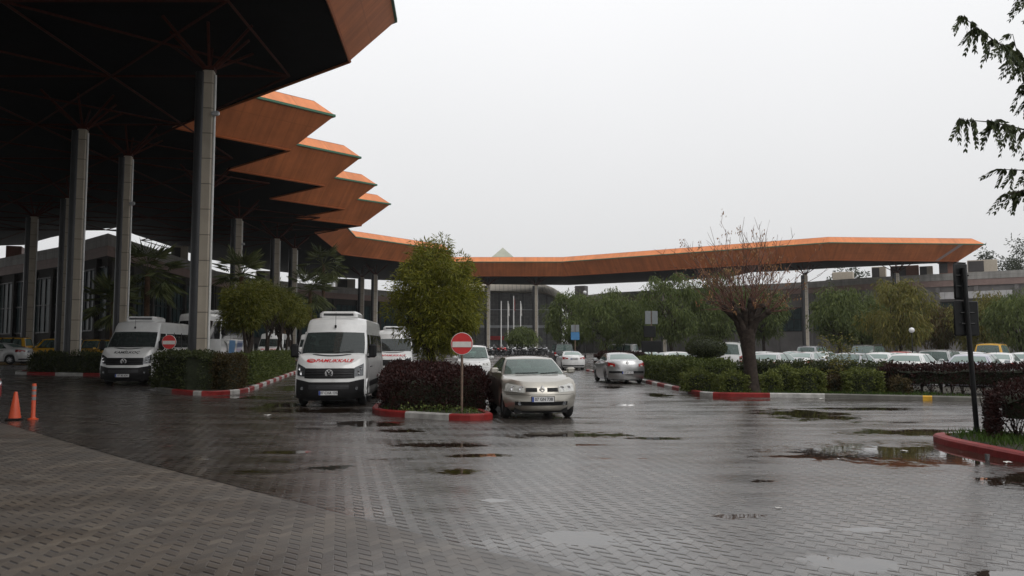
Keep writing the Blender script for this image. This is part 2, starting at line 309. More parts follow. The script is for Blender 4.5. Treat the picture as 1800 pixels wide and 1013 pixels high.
# ------------------------------------------------------------------ planting islands and kerbs
def resample(poly, closed, step=.25):
    out = []; n = len(poly)
    for i in range(n if closed else n - 1):
        a = Vector(poly[i]); b = Vector(poly[(i + 1) % n]); k = max(1, int((b - a).length / step))
        out += [a + (b - a) * (j / k) for j in range(k)]
    if not closed: out.append(Vector(poly[-1]))
    return out
def smooth_poly(p, it=2):
    for _ in range(it):
        q = []; n = len(p)
        for i in range(n):
            a = Vector(p[i]); b = Vector(p[(i + 1) % n])
            if (b - a).length < .3: q.append(a); continue
            k = min(.25, .35 / max(.01, (b - a).length)); q += [a + (b - a) * k, b - (b - a) * k]
        p = q
    return [tuple(v) for v in p]
def island(poly, paint, wd=.16, ht=.15, bed='planting_bed'):
    """poly counter-clockwise; paint(x, y, arc) gives the kerb material index (0 red, 1 white, 2 grey, 3 yellow)"""
    p = resample(smooth_poly(poly), True, .25); n = len(p); mb = MB(); arc = 0; inn = []
    prof = []
    for i in range(n):
        d = (p[(i + 1) % n] - p[i - 1]); nn = Vector((-d.y, d.x)).normalized()      # inward for ccw
        x_, y_ = p[i]; z = gz(x_, y_); q = p[i] + nn * wd
        prof.append([(x_, y_, z - .05), (x_ , y_ , z + ht - .03), (x_ + nn.x * .03, y_ + nn.y * .03, z + ht), (q.x, q.y, z + ht), (q.x, q.y, z + .02)]); inn.append(q)
    for i in range(n):
        j = (i + 1) % n; mb.cur = paint(p[i].x, p[i].y, arc); arc += (p[j] - p[i]).length
        mb.grid([prof[i], prof[j]])
    o = mb.build('kerb', [M['kred'], M['kwhite'], M['kgrey'], M['kyel']], smooth=40); tag(o, kind='structure')
    b = MB(); pts = [Vector((q.x, q.y, gz(q.x, q.y) + ht - .03)) for q in inn]
    for tri in tessellate_polygon([pts]): b.face([pts[i] for i in tri])
    tag(b.build(bed, M['soil']), kind='structure')
    return inn
def inside(p, poly):
    x_, y_ = p; c = False; n = len(poly)
    for i in range(n):
        a = poly[i]; b = poly[i - 1]
        if (a[1] > y_) != (b[1] > y_) and x_ < (b[0] - a[0]) * (y_ - a[1]) / (b[1] - a[1]) + a[0]: c = not c
    return c
GR = MB()
def grass(poly, n, x0, x1, y0, y1, h=.12):
    k = 0
    for _ in range(n * 6):
        if k >= n: break
        x_ = random.uniform(x0, x1); y_ = random.uniform(y0, y1)
        if not inside((x_, y_), poly): continue
        if noise.noise(Vector((x_ * 1.3, y_ * 1.3, 3))) < -.25: continue
        k += 1
        GR.leaf((x_, y_, gz(x_, y_) + .10), (random.gauss(0, .35), random.gauss(0, .35), 1), h * random.uniform(.5, 1.6), .016)
random.seed(5)
alt = lambda L_, o=0: (lambda x_, y_, a: int((a + o) / L_) % 2)
cen = [(-3.62, 21.2), (-3.3, 20.3), (-2.73, 19.82), (-1.29, 18.78), (-.42, 19.0), (-.5, 19.6), (-2.75, 28.5), (-3.5, 37), (-4.2, 46), (-5.1, 46), (-4.5, 31)]
def pc(x_, y_, a):
    if y_ < 21.5: return 1 if -2.75 < x_ < -1.6 else 0
    return int(y_ / 1.2) % 2
inn = island(cen, pc); grass(inn, 420, -3.6, -.3, 18.8, 21.5, .1)
lef = [(-13.4, 31.5), (-12.6, 29.2), (-11.5, 27.95), (-10.1, 27.1), (-9.55, 28.4), (-9.5, 29.7), (-13.3, 51.35), (-18.5, 80), (-20.5, 80), (-15.6, 45)]
def pl(x_, y_, a):
    if y_ < 30:
        if x_ < -11.6: return 2
        return (0, 1, 0, 1)[min(3, int((x_ + 11.6) / .62))] if y_ < 28.3 else int(y_ / .8) % 2
    return int(y_ / 1.25) % 2
innl = island(lef, pl)
innc = island([(-25.2, 42.0), (-24.6, 40.6), (-23.2, 40.0), (-20.5, 40.2), (-18.6, 41.0), (-18.4, 44), (-20, 49), (-23, 50), (-25, 46)], lambda x_, y_, a: int((x_ + 40) / 1.35) % 2)
rig = [(5.3, 60), (6.2, 46), (6.5, 28.9), (6.85, 28.1), (8.5, 27.75), (10.22, 27.45), (14.17, 25.7), (19, 23.6), (28, 20), (29, 23), (22, 30.5), (14, 33.5), (10, 38), (8.3, 60)]
def pr(x_, y_, a):
    if x_ < 6.8 and y_ > 28: return int(y_ / 1.45) % 2
    if y_ < 29 and x_ < 8.55: return 0
    if y_ < 29 and x_ < 10.2: return 1
    if 13.0 < x_ < 13.25 and y_ < 28: return 3
    return 2
innr = island(rig, pr); grass(innr, 2600, 6.6, 14.5, 25.8, 29.3, .11)
nea = [(7.36, 14.2), (7.33, 13.6), (7.38, 11.7), (8.2, 6), (12, 5), (16, 9), (14, 14.6), (10, 15.5), (8.3, 15.3), (7.5, 14.9)]
innn = island(nea, lambda x_, y_, a: 1 if y_ > 15.1 else 0, .2, .13); grass(innn, 2600, 7.2, 9.6, 10.5, 15.4, .12)
tag(GR.build('grass', M['grass']), 'low green grass growing along the kerb edges', 'grass', kind='stuff')
# ------------------------------------------------------------------ plants
def hedge(name, label, cat, path, wid, ht, leafmat, dens=300, ll=.06, group=None, rnd=.10, core=True, z0=.1, seed=1, twigs=0, low=0.0, rr=.12):
    """a clipped hedge along a path: a body of leaves round a dense twiggy middle"""
    random.seed(seed); P = resample(path, False, .3); n = len(P); ox, oy = P[n // 2]
    root = thing(name, label, cat, (ox, oy, gz(ox, oy) + z0), 0, group); oz = gz(ox, oy) + z0
    fr = []
    for i in range(n):
        d = (P[min(i + 1, n - 1)] - P[max(i - 1, 0)]).normalized(); fr.append((P[i], Vector((d.y, -d.x)), d))
    L_ = sum((P[i + 1] - P[i]).length for i in range(n - 1))
    def surf(t, a):      # t along 0..1, a across section -1..1 with profile: bottom-left..top..bottom-right
        k = t * (n - 1); i = min(int(k), n - 2); f = k - i
        c = P[i] * (1 - f) + P[i + 1] * f; s_ = fr[i][1]
        endr = min(t * L_, (1 - t) * L_); er = .55 + .45 * min(1, endr / .35) ** .5
        hw = wid / 2 * er; h_ = ht * (.86 + .14 * min(1, endr / .3)); per = 2 * h_ + 2 * hw; q = (a + 1) / 2 * per
        if q < h_: off, z, nn = -hw, q, Vector((-s_.x, -s_.y, .1))
        elif q < h_ + 2 * hw: off, z, nn = -hw + (q - h_), h_, Vector((0, 0, 1))
        else: off, z, nn = hw, per - q, Vector((s_.x, s_.y, .1))
        ex = abs(off) - (hw - rr); ez = z - (h_ - rr)
        p = Vector((c.x + s_.x * off - ox, c.y + s_.y * off - oy, z))
        if ex > 0 and ez > 0:
            k2 = math.hypot(ex, ez)
            if k2 > rr: sc = rr / k2; p.z = h_ - rr + ez * sc; o2 = math.copysign(hw - rr + ex * sc, off); p.x = c.x + s_.x * o2 - ox; p.y = c.y + s_.y * o2 - oy
        w_ = noise.noise(Vector((p.x * 1.7 + ox, p.y * 1.7 + oy, p.z * 1.7))) * rnd + noise.noise(Vector((p.x * 5, p.y * 5 + oy, p.z * 5))) * rnd * .5
        p.z += gz(p.x + ox, p.y + oy) + z0 - oz
        return p + nn * w_, nn
    if core:
        mb = MB(); rows = []
        nt_ = max(4, int(L_ / .3))
        for i in range(nt_ + 1):
            row = []
            for j in range(17):
                p, nn = surf(.03 + .94 * i / nt_, -1 + 2 * j / 16); p = p - nn * (.16 + .05 * random.random()); p.z = max(p.z, low * 1.1) if low > .3 else p.z; row.append(p)
            rows.append(row)
        mb.grid(rows); mb.face(rows[0]); mb.face(rows[-1][::-1]); mb.build('twiggy_core', M['core'], root, 60)
    lf = MB(); N = int((2 * ht + wid) * L_ * dens)
    for _ in range(N):
        t = random.random(); a = random.uniform(-1, 1)
        p, nn = surf(t, a)
        if low and (p.z - 0) < low and random.random() < .72: continue
        if random.random() < .12: p = p + nn * random.uniform(0, .09)
        else: p = p - nn * random.random() ** 1.5 * .2
        d = nn + Vector((random.gauss(0, .7), random.gauss(0, .7), random.gauss(.25, .6)))
        lf.leaf(p, d, ll * random.uniform(.6, 1.4), ll * random.uniform(.45, .75))
    for e_ in (0, 1):
        for _ in range(int(wid * ht * dens * 1.6)):
            k = P[0] if e_ == 0 else P[-1]; d2 = fr[0][2] * -1 if e_ == 0 else fr[-1][2]; s_ = fr[0][1]
            o2 = random.uniform(-.5, .5) * wid * .85; z = random.uniform(0, ht * .88); q = k + s_ * o2 + d2 * random.uniform(-.10, .13) * (1 - .5 * (z / ht) ** 3)
            lf.leaf((q.x - ox, q.y - oy, z + gz(q.x, q.y) + z0 - oz), Vector((d2.x, d2.y, .2)) + Vector((random.gauss(0, .7), random.gauss(0, .7), random.gauss(0, .6))), ll * random.uniform(.6, 1.4), ll * .6)
    lf.build('foliage', leafmat, root)
    if twigs:
        tw = MB()
        for _ in range(twigs):
            t = random.random(); k = t * (n - 1); i = min(int(k), n - 2); c = P[i]; s_ = fr[i][1]; o2 = random.uniform(-.35, .35) * wid
            p = Vector((c.x + s_.x * o2 - ox, c.y + s_.y * o2 - oy, gz(c.x, c.y) + z0 - oz)); q = p + Vector((random.gauss(0, .14), random.gauss(0, .14), ht * random.uniform(.5, .95)))
            tw.tube([p, (p + q) / 2 + Vector((random.gauss(0, .05), random.gauss(0, .05), 0)), q], [.014, .01, .004], 4, False)
        tw.build('stems', M['bark'], root)
    return root
M['core'] = mat('hedge_twigs', (.022, .028, .012), .95, var=.6, scale=14, bump=.8)
def foliage(lf, clumps, nleaf, ll, lw, droop, spread):
    for (c, r) in clumps:
        for _ in range(nleaf):
            g_ = Vector((random.gauss(0, 1), random.gauss(0, 1), random.gauss(0, 1))); g_.normalize()
            p = c + g_ * r * random.random() ** .45
            d = g_ * spread + Vector((0, 0, -droop)) + Vector((random.gauss(0, .35), random.gauss(0, .35), random.gauss(0, .35)))
            lf.leaf(p, d, ll * random.uniform(.55, 1.4), lw * random.uniform(.7, 1.3))
def limb(mb, a, b, r0, r1, n=6, wob=.12, seg=5):
    a = Vector(a); b = Vector(b); L_ = (b - a).length; pts = []
    for i in range(seg + 1):
        f = i / seg; p = a.lerp(b, f)
        if 0 < i < seg: p += Vector((random.gauss(0, 1), random.gauss(0, 1), random.gauss(0, .5))) * wob * L_ * .25
        pts.append(p)
    mb.tube(pts, [r0 + (r1 - r0) * i / seg for i in range(seg + 1)], n, False); return pts
def tree(name, label, loc, h, trunk_h, tr, rx, ry, rz, lm, nclump=60, nleaf=90, ll=.22, lw=.05, droop=.6, spread=.7, cr=.55, seed=1, stems=1, group=None, low=.0, flat=0.0, cat='tree', irr=.42):
    random.seed(seed); root = thing(name, label, cat, loc, random.random() * 6.28 * 0, group)
    cz = h - rz; clumps = []
    for i in range(nclump):
        for _ in range(30):
            g_ = Vector((random.uniform(-1, 1), random.uniform(-1, 1), random.uniform(-1, 1)))
            if .25 < g_.length < 1: break
        g_ = g_.normalized() * g_.length ** .5
        bump = 1 + irr * noise.noise(g_ * 2.2 + Vector((seed, 0, 0)))
        z = g_.z
        if z < -flat and flat: z = -flat + (z + flat) * .35
        c = Vector((g_.x * (rx - cr * .6) * bump, g_.y * (ry - cr * .6) * bump, cz + z * (rz - cr * .5) * bump)); clumps.append((c, cr * random.uniform(.5, 1.4)))
    tk = MB()
    for s in range(stems):
        a = Vector((random.gauss(0, .12) * (stems > 1), random.gauss(0, .12) * (stems > 1), -.1)); b = Vector((random.gauss(0, .16) * stems, random.gauss(0, .16) * stems, trunk_h))
        pts = [a, a.lerp(b, .08), a.lerp(b, .4) + Vector((random.gauss(0, .05), random.gauss(0, .05), 0)), a.lerp(b, .75) + Vector((random.gauss(0, .05), random.gauss(0, .05), 0)), b]
        tk.tube(pts, [tr * 1.5, tr * 1.08, tr * .92, tr * .8, tr * .75], 9, False)
        for (c, r) in random.sample(clumps, max(4, int(len(clumps) * .45 / stems))): limb(tk, b - Vector((0, 0, random.random() * trunk_h * .15)), c, tr * .42, .012, 5, .16)
    tk.build('trunk', M['bark'], root, 50)
    lf = MB(); foliage(lf, clumps, nleaf, ll, lw, droop, spread); lf.build('crown', lm, root)
    return root
def G(x_, y_, dz=0): return (x_, y_, gz(x_, y_) + dz)
# centre island: the feathery tree, the red hedge
tree('feathery_tree', 'bushy yellow-green feathery tree with several stems rising from the dark red hedge', G(-3.15, 34.2, .1), 5.95, 1.8, .12, 1.95, 1.85, 2.5, M['l_big'], 160, 250, .20, .038, .35, .8, .46, 11, 3, flat=.85, irr=.26)
hedge('red_hedge', 'dark red hedge around the no-entry sign on the rounded island kerb', 'hedge', [(-1.85, 20.5), (-2.3, 24), (-3.4, 30), (-3.8, 34.5)], 2.75, .88, M['l_purple'], 720, .072, seed=2, rr=.4, rnd=.22, twigs=200, low=.2)
hedge('weed_tuft', 'leafy green weeds at the foot of the red hedge behind the front kerb', 'plants', [(-2.6, 20.0), (-.9, 19.3)], .3, .22, M['l_hedge'], 130, .07, seed=3, core=False)
# left islands
hedge('clipped_hedge', 'dark green clipped hedge with a red no-entry disc at its left end', 'hedge', [(-12.6, 30.2), (-10.9, 29.2), (-10.45, 29.4)], 1.7, 1.28, M['l_hedged'], 560, .08, seed=4)
hedge('brown_hedge', 'brownish hedge end at the kerb corner, right of the dark green hedge', 'hedge', [(-10.25, 28.9), (-10.2, 30.4)], .9, 1.25, M['l_brown'], 600, .075, seed=5)
hedge('clipped_hedge', 'long green hedge under the row of small trees beside the red and white kerb', 'hedge', [(-10.7, 32), (-14.3, 52)], 1.1, 1.15, M['l_hedge'], 420, .09, seed=6)
hedge('clipped_hedge', 'low dark hedge in front of the yellow taxis, left of the parked van', 'hedge', [(-23.9, 41.5), (-22, 41.3), (-19.3, 42.0)], 1.6, .98, M['l_hedged'], 380, .10, seed=7)
LT = [(-12.35, 38.5, 4.6, 1.25), (-13.5, 42.5, 4.9, 1.4), (-14.0, 46.5, 5.2, 1.5), (-14.4, 50, 4.8, 1.3), (-14.9, 54, 4.7, 1.3), (-15.5, 58.5, 4.8, 1.4), (-11.15, 34.3, 4.1, 1.0)]
LL = ['small feathery tree nearest to the clad column on the left island', 'small dense tree with twin stems in front of the blue and white bus', 'tall round small tree, third along the left hedge row', 'small green tree with leaning stem in front of the white vans', 'small tree fifth along the row behind the striped kerb', 'farthest small tree of the row behind the windscreen of the red-lettered van', 'lowest small tree growing out of the left hedge beside the column']
for i, (x_, y_, h_, r_) in enumerate(LT): tree('small_tree', LL[i], G(x_, y_, .1), h_, 2.6, .085, r_, r_, 1.05, M['l_small'], 46, 165, .2, .04, .5, .8, .46, 30 + i, 2, 'small trees along the left hedge', flat=.4)
# right island
random.seed(9)
hedge('clipped_hedge', 'green hedge along the striped kerb beside the parked silver saloon', 'hedge', [(7.6, 30.4), (7.7, 36), (7.6, 46)], 1.5, 1.06, M['l_hedge'], 440, .09, seed=20)
hedge('clipped_hedge', 'long low green hedge behind the round bushes, in front of the car park', 'hedge', [(8.6, 32.2), (11.5, 31.2), (14.0, 29.6)], 1.0, 1.0, M['l_hedged'], 520, .085, seed=21)
hedge('red_hedge', 'long dark purple hedge in front of the car park behind the bare kerb', 'hedge', [(12.9, 28.7), (16.5, 27.0), (21.5, 24.6)], 1.2, .98, M['l_purple'], 560, .085, seed=22, twigs=220, low=.33, core=True)
hedge('red_hedge', 'dark red hedge between the white saloon and the silver saloon', 'hedge', [(6.0, 58.3), (9.5, 58.6)], 1.2, 1.25, M['l_purple'], 380, .11, seed=24)
BU = [(1222, 62, 30.3, .92, 'l_hedge', 'low rounded green bush at the left end of the kerb row'), (1282, 54, 28.95, .9, 'l_hedge', 'squat green bush left of the bare tree trunk'), (1346, 38, 29.0, .88, 'l_hedge', 'narrow green bush just right of the bare tree trunk'), (1372, 44, 30.0, 1.08, 'l_hedge', 'taller green bush behind the narrow one right of the trunk'), (1412, 58, 28.7, 1.02, 'l_hedge', 'large square green bush behind the white kerb stone'),
      (1456, 34, 28.8, .86, 'l_brown', 'brownish bush between two larger green bushes'), (1507, 70, 28.3, 1.04, 'l_hedge', 'largest clipped green bush of the kerb row'), (1549, 34, 29.3, 1.1, 'l_hedged', 'dark green bush between the largest bush and the purple hedge'), (1571, 30, 27.9, .78, 'l_brown', 'small reddish brown bush at the start of the purple hedge')]
for i, (px, wpx, Y, h_, lm, lab) in enumerate(BU):
    x_ = px2x(px, Y); wd = wpx / 1440 * Y
    hedge('round_bush', lab, 'bush', [(x_ - wd * .35, Y - .15), (x_ + wd * .35, Y - .15)], min(1.0, wd), h_ - .18, M['l_bush' if lm == 'l_hedge' else lm], 760, .075, 'clipped bushes along the right kerb', .12, rr=.26, seed=40 + i)
def topiary():
    random.seed(14); root = thing('topiary', 'round clipped topiary ball on a short stem above the hedge', 'bush', G(7.85, 33.2, .1))
    mb = MB(); limb(mb, (0, 0, 0), (0, 0, 1.2), .06, .05); mb.build('trunk', M['bark'], root)
    lf = MB(); c0 = MB()
    rows = []
    for j in range(9):
        a = -PI / 2 + PI * j / 8; rows.append([Vector((math.cos(a) * .66 * math.cos(b * PI / 8), math.cos(a) * .66 * math.sin(b * PI / 8), 1.55 + .37 * math.sin(a))) for b in range(16)])
    c0.grid(rows, True); c0.build('twiggy_core', M['core'], root, 80)
    for _ in range(3800):
        g_ = Vector((random.gauss(0, 1), random.gauss(0, 1), random.gauss(0, 1))).normalized(); k = 1 + .06 * noise.noise(g_ * 3) - .14 * random.random() ** 2
        lf.leaf((g_.x * .8 * k, g_.y * .8 * k, 1.55 + (.47 if g_.z > 0 else .40) * g_.z * k), g_ + Vector((random.gauss(0, .7), random.gauss(0, .7), random.gauss(0, .6))), .07, .035)
    lf.build('crown', M['l_hedged'], root)
topiary()
def young():
    random.seed(15); root = thing('young_plant', 'thin young plant with pale green leaves standing among the bushes', 'plant', G(px2x(1470, 29.8), 29.8, .1)); mb = MB(); lf = MB()
    for k in range(7):
        b = Vector((random.gauss(0, .45), random.gauss(0, .3), random.uniform(1.2, 2.0))); pts = limb(mb, (0, 0, 0), b, .015, .005, 4)
        for q in pts[2:]:
            for _ in range(24): lf.leaf(q + Vector((random.gauss(0, .13), random.gauss(0, .13), random.gauss(0, .1))), (random.gauss(0, 1), random.gauss(0, 1), -.2), .11, .05)
    mb.build('stems', M['bark'], root); lf.build('leaves', M['l_yel'], root)
young()
def bare_tree():
    random.seed(77); root = thing('bare_tree', 'pollarded bare tree with reddish upright shoots on the right island', 'tree', G(8.35, 28.7, .1)); tk = MB(); tw = MB(); pods = MB()
    tk.tube([(.02, 0, -.1), (0, 0, .15), (-.03, 0, .8), (-.08, 0, 1.4), (-.12, .0, 1.9), (-.15, 0, 2.2)], [.38, .28, .23, .23, .27, .30], 12, False)
    knobs = []
    for (a, rr, z) in [(180, .95, 2.95), (150, .6, 3.1), (215, .75, 2.85), (95, .45, 3.15), (60, .65, 3.05), (15, .8, 3.0), (-25, .95, 2.8), (-70, .6, 2.9), (-110, .55, 2.85), (0, .25, 3.2)]:
        rr *= .8; q = Vector((-.15 + rr * math.cos(R(a)), rr * .8 * math.sin(R(a)), z)); tk.tube([(-.13, 0, 1.75), Vector((-.15, 0, 2.15)).lerp(q, .45) + Vector((0, 0, .05)), q], [.20, .12, .095], 8); knobs.append(q)
        tk.lathe([(0, -.12), (.10, -.08), (.135, 0), (.095, .1), (0, .14)], 8, q)
    for q in knobs:
        for _ in range(8):
            out = Vector((q.x + .15, q.y, 0)) * 1.4; L_ = random.uniform(1.3, 3.3)
            d = (out * random.uniform(.1, 1.0) + Vector((random.gauss(0, .25), random.gauss(0, .25), 1))).normalized()
            e_ = q + d * L_ + Vector((0, 0, -.12 * L_ * abs(d.x))); pts = limb(tw, q, e_, .016, .005, 4, .16, 6)
            for k in range(random.randint(3, 7)):
                f = random.uniform(.35, 1); s_ = q.lerp(e_, f); t_ = s_ + (d + Vector((random.gauss(0, .5), random.gauss(0, .5), random.gauss(.1, .3)))).normalized() * random.uniform(.2, .6)
                tw.tube([s_, t_], [.008, .004], 3, False)
                if f > .5 and random.random() < .42:
                    for _ in range(7): pods.leaf(t_ + Vector((random.gauss(0, .06), random.gauss(0, .06), random.gauss(-.05, .07))), (random.gauss(0, .4), random.gauss(0, .4), -1), .10, .04)
        for _ in range(6):
            out = Vector((q.x + .15, q.y, .1)).normalized(); e_ = q + out * random.uniform(.4, 1.15) + Vector((random.gauss(0, .2), random.gauss(0, .2), random.uniform(-.2, .5))); limb(tw, q, e_, .016, .005, 4, .2)
            if random.random() < .22:
                for _ in range(10): pods.leaf(e_ + Vector((random.gauss(0, .1), random.gauss(0, .1), random.gauss(-.08, .1))), (random.gauss(0, .5), random.gauss(0, .5), -1), .11, .045)
    tk.build('trunk', M['bark'], root, 60); tw.build('shoots', M['twig'], root); pods.build('dry_leaves', M['l_dry'], root)
bare_tree()
# car park trees in the distance
WT = [(1000, 84, 7.4, 2.7, 'l_weep', 'weeping green tree beside the glass hall, left end of the tree row'), (1063, 78, 7.3, 3.3, 'l_weep', 'broad weeping tree behind the blue parking sign'), (1120, 82, 7.2, 2.6, 'l_weep', 'slim weeping tree between two broad ones, behind the twin signs'), (1182, 74, 8.6, 3.1, 'l_weep', 'tall weeping tree left of the bare pollarded tree'), (1262, 76, 8.9, 3.2, 'l_weep', 'dense weeping tree directly behind the bare pollarded tree'),
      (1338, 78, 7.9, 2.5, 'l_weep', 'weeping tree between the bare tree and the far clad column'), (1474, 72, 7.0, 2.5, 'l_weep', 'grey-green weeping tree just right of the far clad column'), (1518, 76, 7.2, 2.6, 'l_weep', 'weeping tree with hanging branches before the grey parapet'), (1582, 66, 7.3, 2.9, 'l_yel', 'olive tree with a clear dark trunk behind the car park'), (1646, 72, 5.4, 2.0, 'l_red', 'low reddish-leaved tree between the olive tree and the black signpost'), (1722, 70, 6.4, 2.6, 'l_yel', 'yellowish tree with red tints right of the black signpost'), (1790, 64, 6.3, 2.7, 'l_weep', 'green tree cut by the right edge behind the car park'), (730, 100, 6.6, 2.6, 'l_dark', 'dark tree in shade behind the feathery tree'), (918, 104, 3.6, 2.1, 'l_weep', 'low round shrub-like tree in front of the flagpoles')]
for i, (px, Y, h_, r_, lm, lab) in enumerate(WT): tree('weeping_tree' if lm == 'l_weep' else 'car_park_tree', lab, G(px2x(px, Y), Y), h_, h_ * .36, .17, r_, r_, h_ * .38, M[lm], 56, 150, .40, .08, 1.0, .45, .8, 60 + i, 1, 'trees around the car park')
FT = [(1738, 150, 19, 3.5, 'leftmost far grey tree above the right roofline'), (1772, 156, 19.5, 3.6, 'middle far grey tree above the right roofline'), (1800, 148, 20, 4, 'far grey tree above the roofline at the right edge'), (1478, 150, 15.8, 3, 'far grey tree peeping over the roof beneath the canopy end'), (1500, 158, 16.6, 3.5, 'second far grey tree over the roof beneath the canopy end')]
for i, (px, Y, h_, r_, lab) in enumerate(FT): tree('far_tree', lab, G(px2x(px, Y), Y), h_, h_ * .4, .3, r_, r_, h_ * .4, M['l_far'], 44, 60, .6, .2, .1, .8, 1.1, 90 + i, 1, 'tall trees behind the right building')
def palm(label, loc, h, cr, seed, n=44, k=1):
    random.seed(seed); root = thing('palm_tree', label, 'palm', loc, 0, 'palms in the shade of the canopy'); tk = MB(); lf = MB(); old = MB()
    tk.tube([(0, 0, -.1), (.05, 0, h * .4), (0, .05, h)], [.24, .19, .17], 9)
    for i in range(n):
        a = random.uniform(0, 6.28); el = random.uniform(-.9, 1.25); d = Vector((math.cos(a) * math.cos(el), math.sin(a) * math.cos(el), math.sin(el))); L_ = cr * random.uniform(.55, .75)
        p0 = Vector((0, .0, h)); p1 = p0 + d * L_ - Vector((0, 0, .12)); lf.tube([p0, (p0 + p1) / 2 + Vector((0, 0, .06)), p1], .018, 4, False)
        side = d.cross(Vector((0, 0, 1)))
        if side.length < .1: side = Vector((1, 0, 0))
        side.normalize()
        for j in range(15):
            t_ = -1.35 + 2.7 * j / 14; dd = (d * math.cos(t_) + side * math.sin(t_) + Vector((0, 0, -.35))).normalized(); lf.leaf(p1, dd, cr * .62 * (1 - .25 * abs(t_) / 1.35), .11)
    tk.build('trunk', mat('palm_bark', (.10, .055, .03), .9, var=.5, scale=8, bump=.9), root, 60); lf.build('crown', M['l_palm'], root)
palm('tall shaded palm between the middle and right clad columns on the left', G(px2x(258, 55), 55), 6.3, 2.3, 101)
palm('shorter shaded palm beside the white van with black lettering', G(px2x(200, 52), 52), 4.2, 1.8, 102)
palm('distant tall palm against the dark canopy behind the small trees', G(px2x(568, 84), 84), 9.6, 2.2, 103)
palm('distant lower palm beside the tall one under the canopy', G(px2x(545, 82), 82), 6.8, 2.4, 104)
palm('slim palm just right of the nearest clad column', G(px2x(424, 58), 58), 6.6, 1.9, 105)
palm('low palm between two shaded columns behind the small trees', G(px2x(500, 74), 74), 5.0, 2.0, 106)
def overhang_tree():
    random.seed(31); root = thing('overhanging_tree', 'near tree with drooping feathery leaves reaching in at the top right', 'tree', (9.6, 10.8, .1)); O = Vector((9.6, 10.8, .1)); tk = MB(); lf = MB(); tw = MB()
    tk.tube([(0, 0, -.1), (.05, 0, 1), (-.05, .05, 2.3), (-.2, -.1, 3.4)], [.24, .18, .16, .14], 10)
    def P(px, py, Y): return at(px, py, Y) - O
    br = [[(1950, 330, 9.4), (1880, 170, 9.0), (1800, 105, 8.6), (1745, 70, 8.4), (1690, 28, 8.2)], [(1950, 330, 9.4), (1890, 260, 9), (1800, 228, 8.7), (1745, 215, 8.5), (1685, 210, 8.3)], [(1960, 380, 9.4), (1880, 300, 9.2), (1810, 300, 9), (1765, 298, 8.9)], [(1950, 330, 9.4), (1850, 210, 9.3), (1806, 170, 9.2), (1780, 60, 9)], [(1960, 380, 9.4), (1860, 340, 9), (1800, 335, 8.8), (1770, 342, 8.7)], [(1950, 330, 9.4), (1870, 60, 9.2), (1808, -8, 9), (1790, -40, 9)],
          [(1950, 330, 9.4), (2050, 150, 9.8), (2150, 60, 10)], [(1950, 330, 9.4), (2000, -50, 10), (2060, -200, 10.4)], [(1960, 380, 9.4), (2200, 250, 11.5), (2400, 220, 12)], [(1950, 330, 9.4), (2000, 100, 11.5), (2100, 0, 12.6)]]
    for b in br:
        pts = [Vector((-.2, -.1, 3.4))] + [P(*q) for q in b]; tw.tube(pts, [.05] + [.016 - .0125 * i / (len(b) - 1) for i in range(len(b))], 5, False)
        for i in range(1, len(pts) - 1):
            a, c = pts[i], pts[i + 1]; L_ = (c - a).length
            for k in range(int(L_ / (.036 if i < len(pts) - 2 else .046)) if i > 1 or b[0][0] < 1950 else int(L_ / .08)):
                s_ = a.lerp(c, random.random()); d = Vector((random.gauss(-.15, .5), random.gauss(0, .5), random.gauss(-.9, .3))).normalized(); L2 = random.uniform(.17, .30)
                m_ = s_ + Vector((d.x * .6, d.y * .6, 0)) * L2 * .35 + Vector((0, 0, .02)); e_ = s_ + d * L2
                tw.tube([s_, m_, e_], [.0022, .002, .0012], 3, False)
                for q in range(10):
                    f = .12 + .88 * q / 9; pp = s_.lerp(m_, f * 2) if f < .5 else m_.lerp(e_, f * 2 - 1)
                    sd_ = d.cross(Vector((random.gauss(0, .15), 1, random.gauss(0, .15)))).normalized()
                    for sg in (-1, 1): lf.leaf(pp, sd_ * sg * .42 + d * 1.0 + Vector((0, 0, -.25)), .085 * (1.1 - .7 * abs(f - .4)), .026)
    tk.build('trunk', M['bark'], root, 50); tw.build('branches', M['bark'], root); lf.build('crown', M['l_near'], root)
overhang_tree()
hedge('red_hedge', 'near dark purple hedge behind the red kerb at the right edge', 'hedge', [(8.4, 14.4), (9.9, 13.7), (13, 12.4)], 1.25, .90, M['l_purple'], 1300, .052, seed=50, twigs=190, low=.31, core=True, z0=.12)
# ------------------------------------------------------------------ station canopy
HS, HJ, HT = 14.3, 16.5, 17.45
SL = [(-6.2, -30), (-6.7, 29), (-7.15, 35.3), (-19.4, 46.1), (-14.15, 51.5), (-20.1, 57.1), (-14.6, 63), (-20.4, 68.3), (-15.2, 73.7), (-20.9, 78.5), (-15.5, 83.7), (-21.5, 88.6), (-22.9, 109.5), (-11.5, 125), (-12.6, 142.7), (9.15, 142.7), (45.35, 116.85), (64.9, 118.4), (63.5, 121.6)]
BL = [(60.3, 123.2), (50.4, 129.4), (46.5, 132.7), (39.9, 136.3), (38.8, 145), (31.7, 152.3), (11.4, 164), (-4.7, 161.9), (-25.8, 151), (-33.2, 143.9), (-38.5, 135.2), (-40.9, 125.8), (-43, 116.9), (-42.9, 108.4), (-42.4, 101), (-42.1, 90.9), (-41.4, 85.3), (-45.9, 87.3), (-52.9, 93.2), (-60, 100), (-63.3, 100.5), (-90, 118), (-90, -30)]
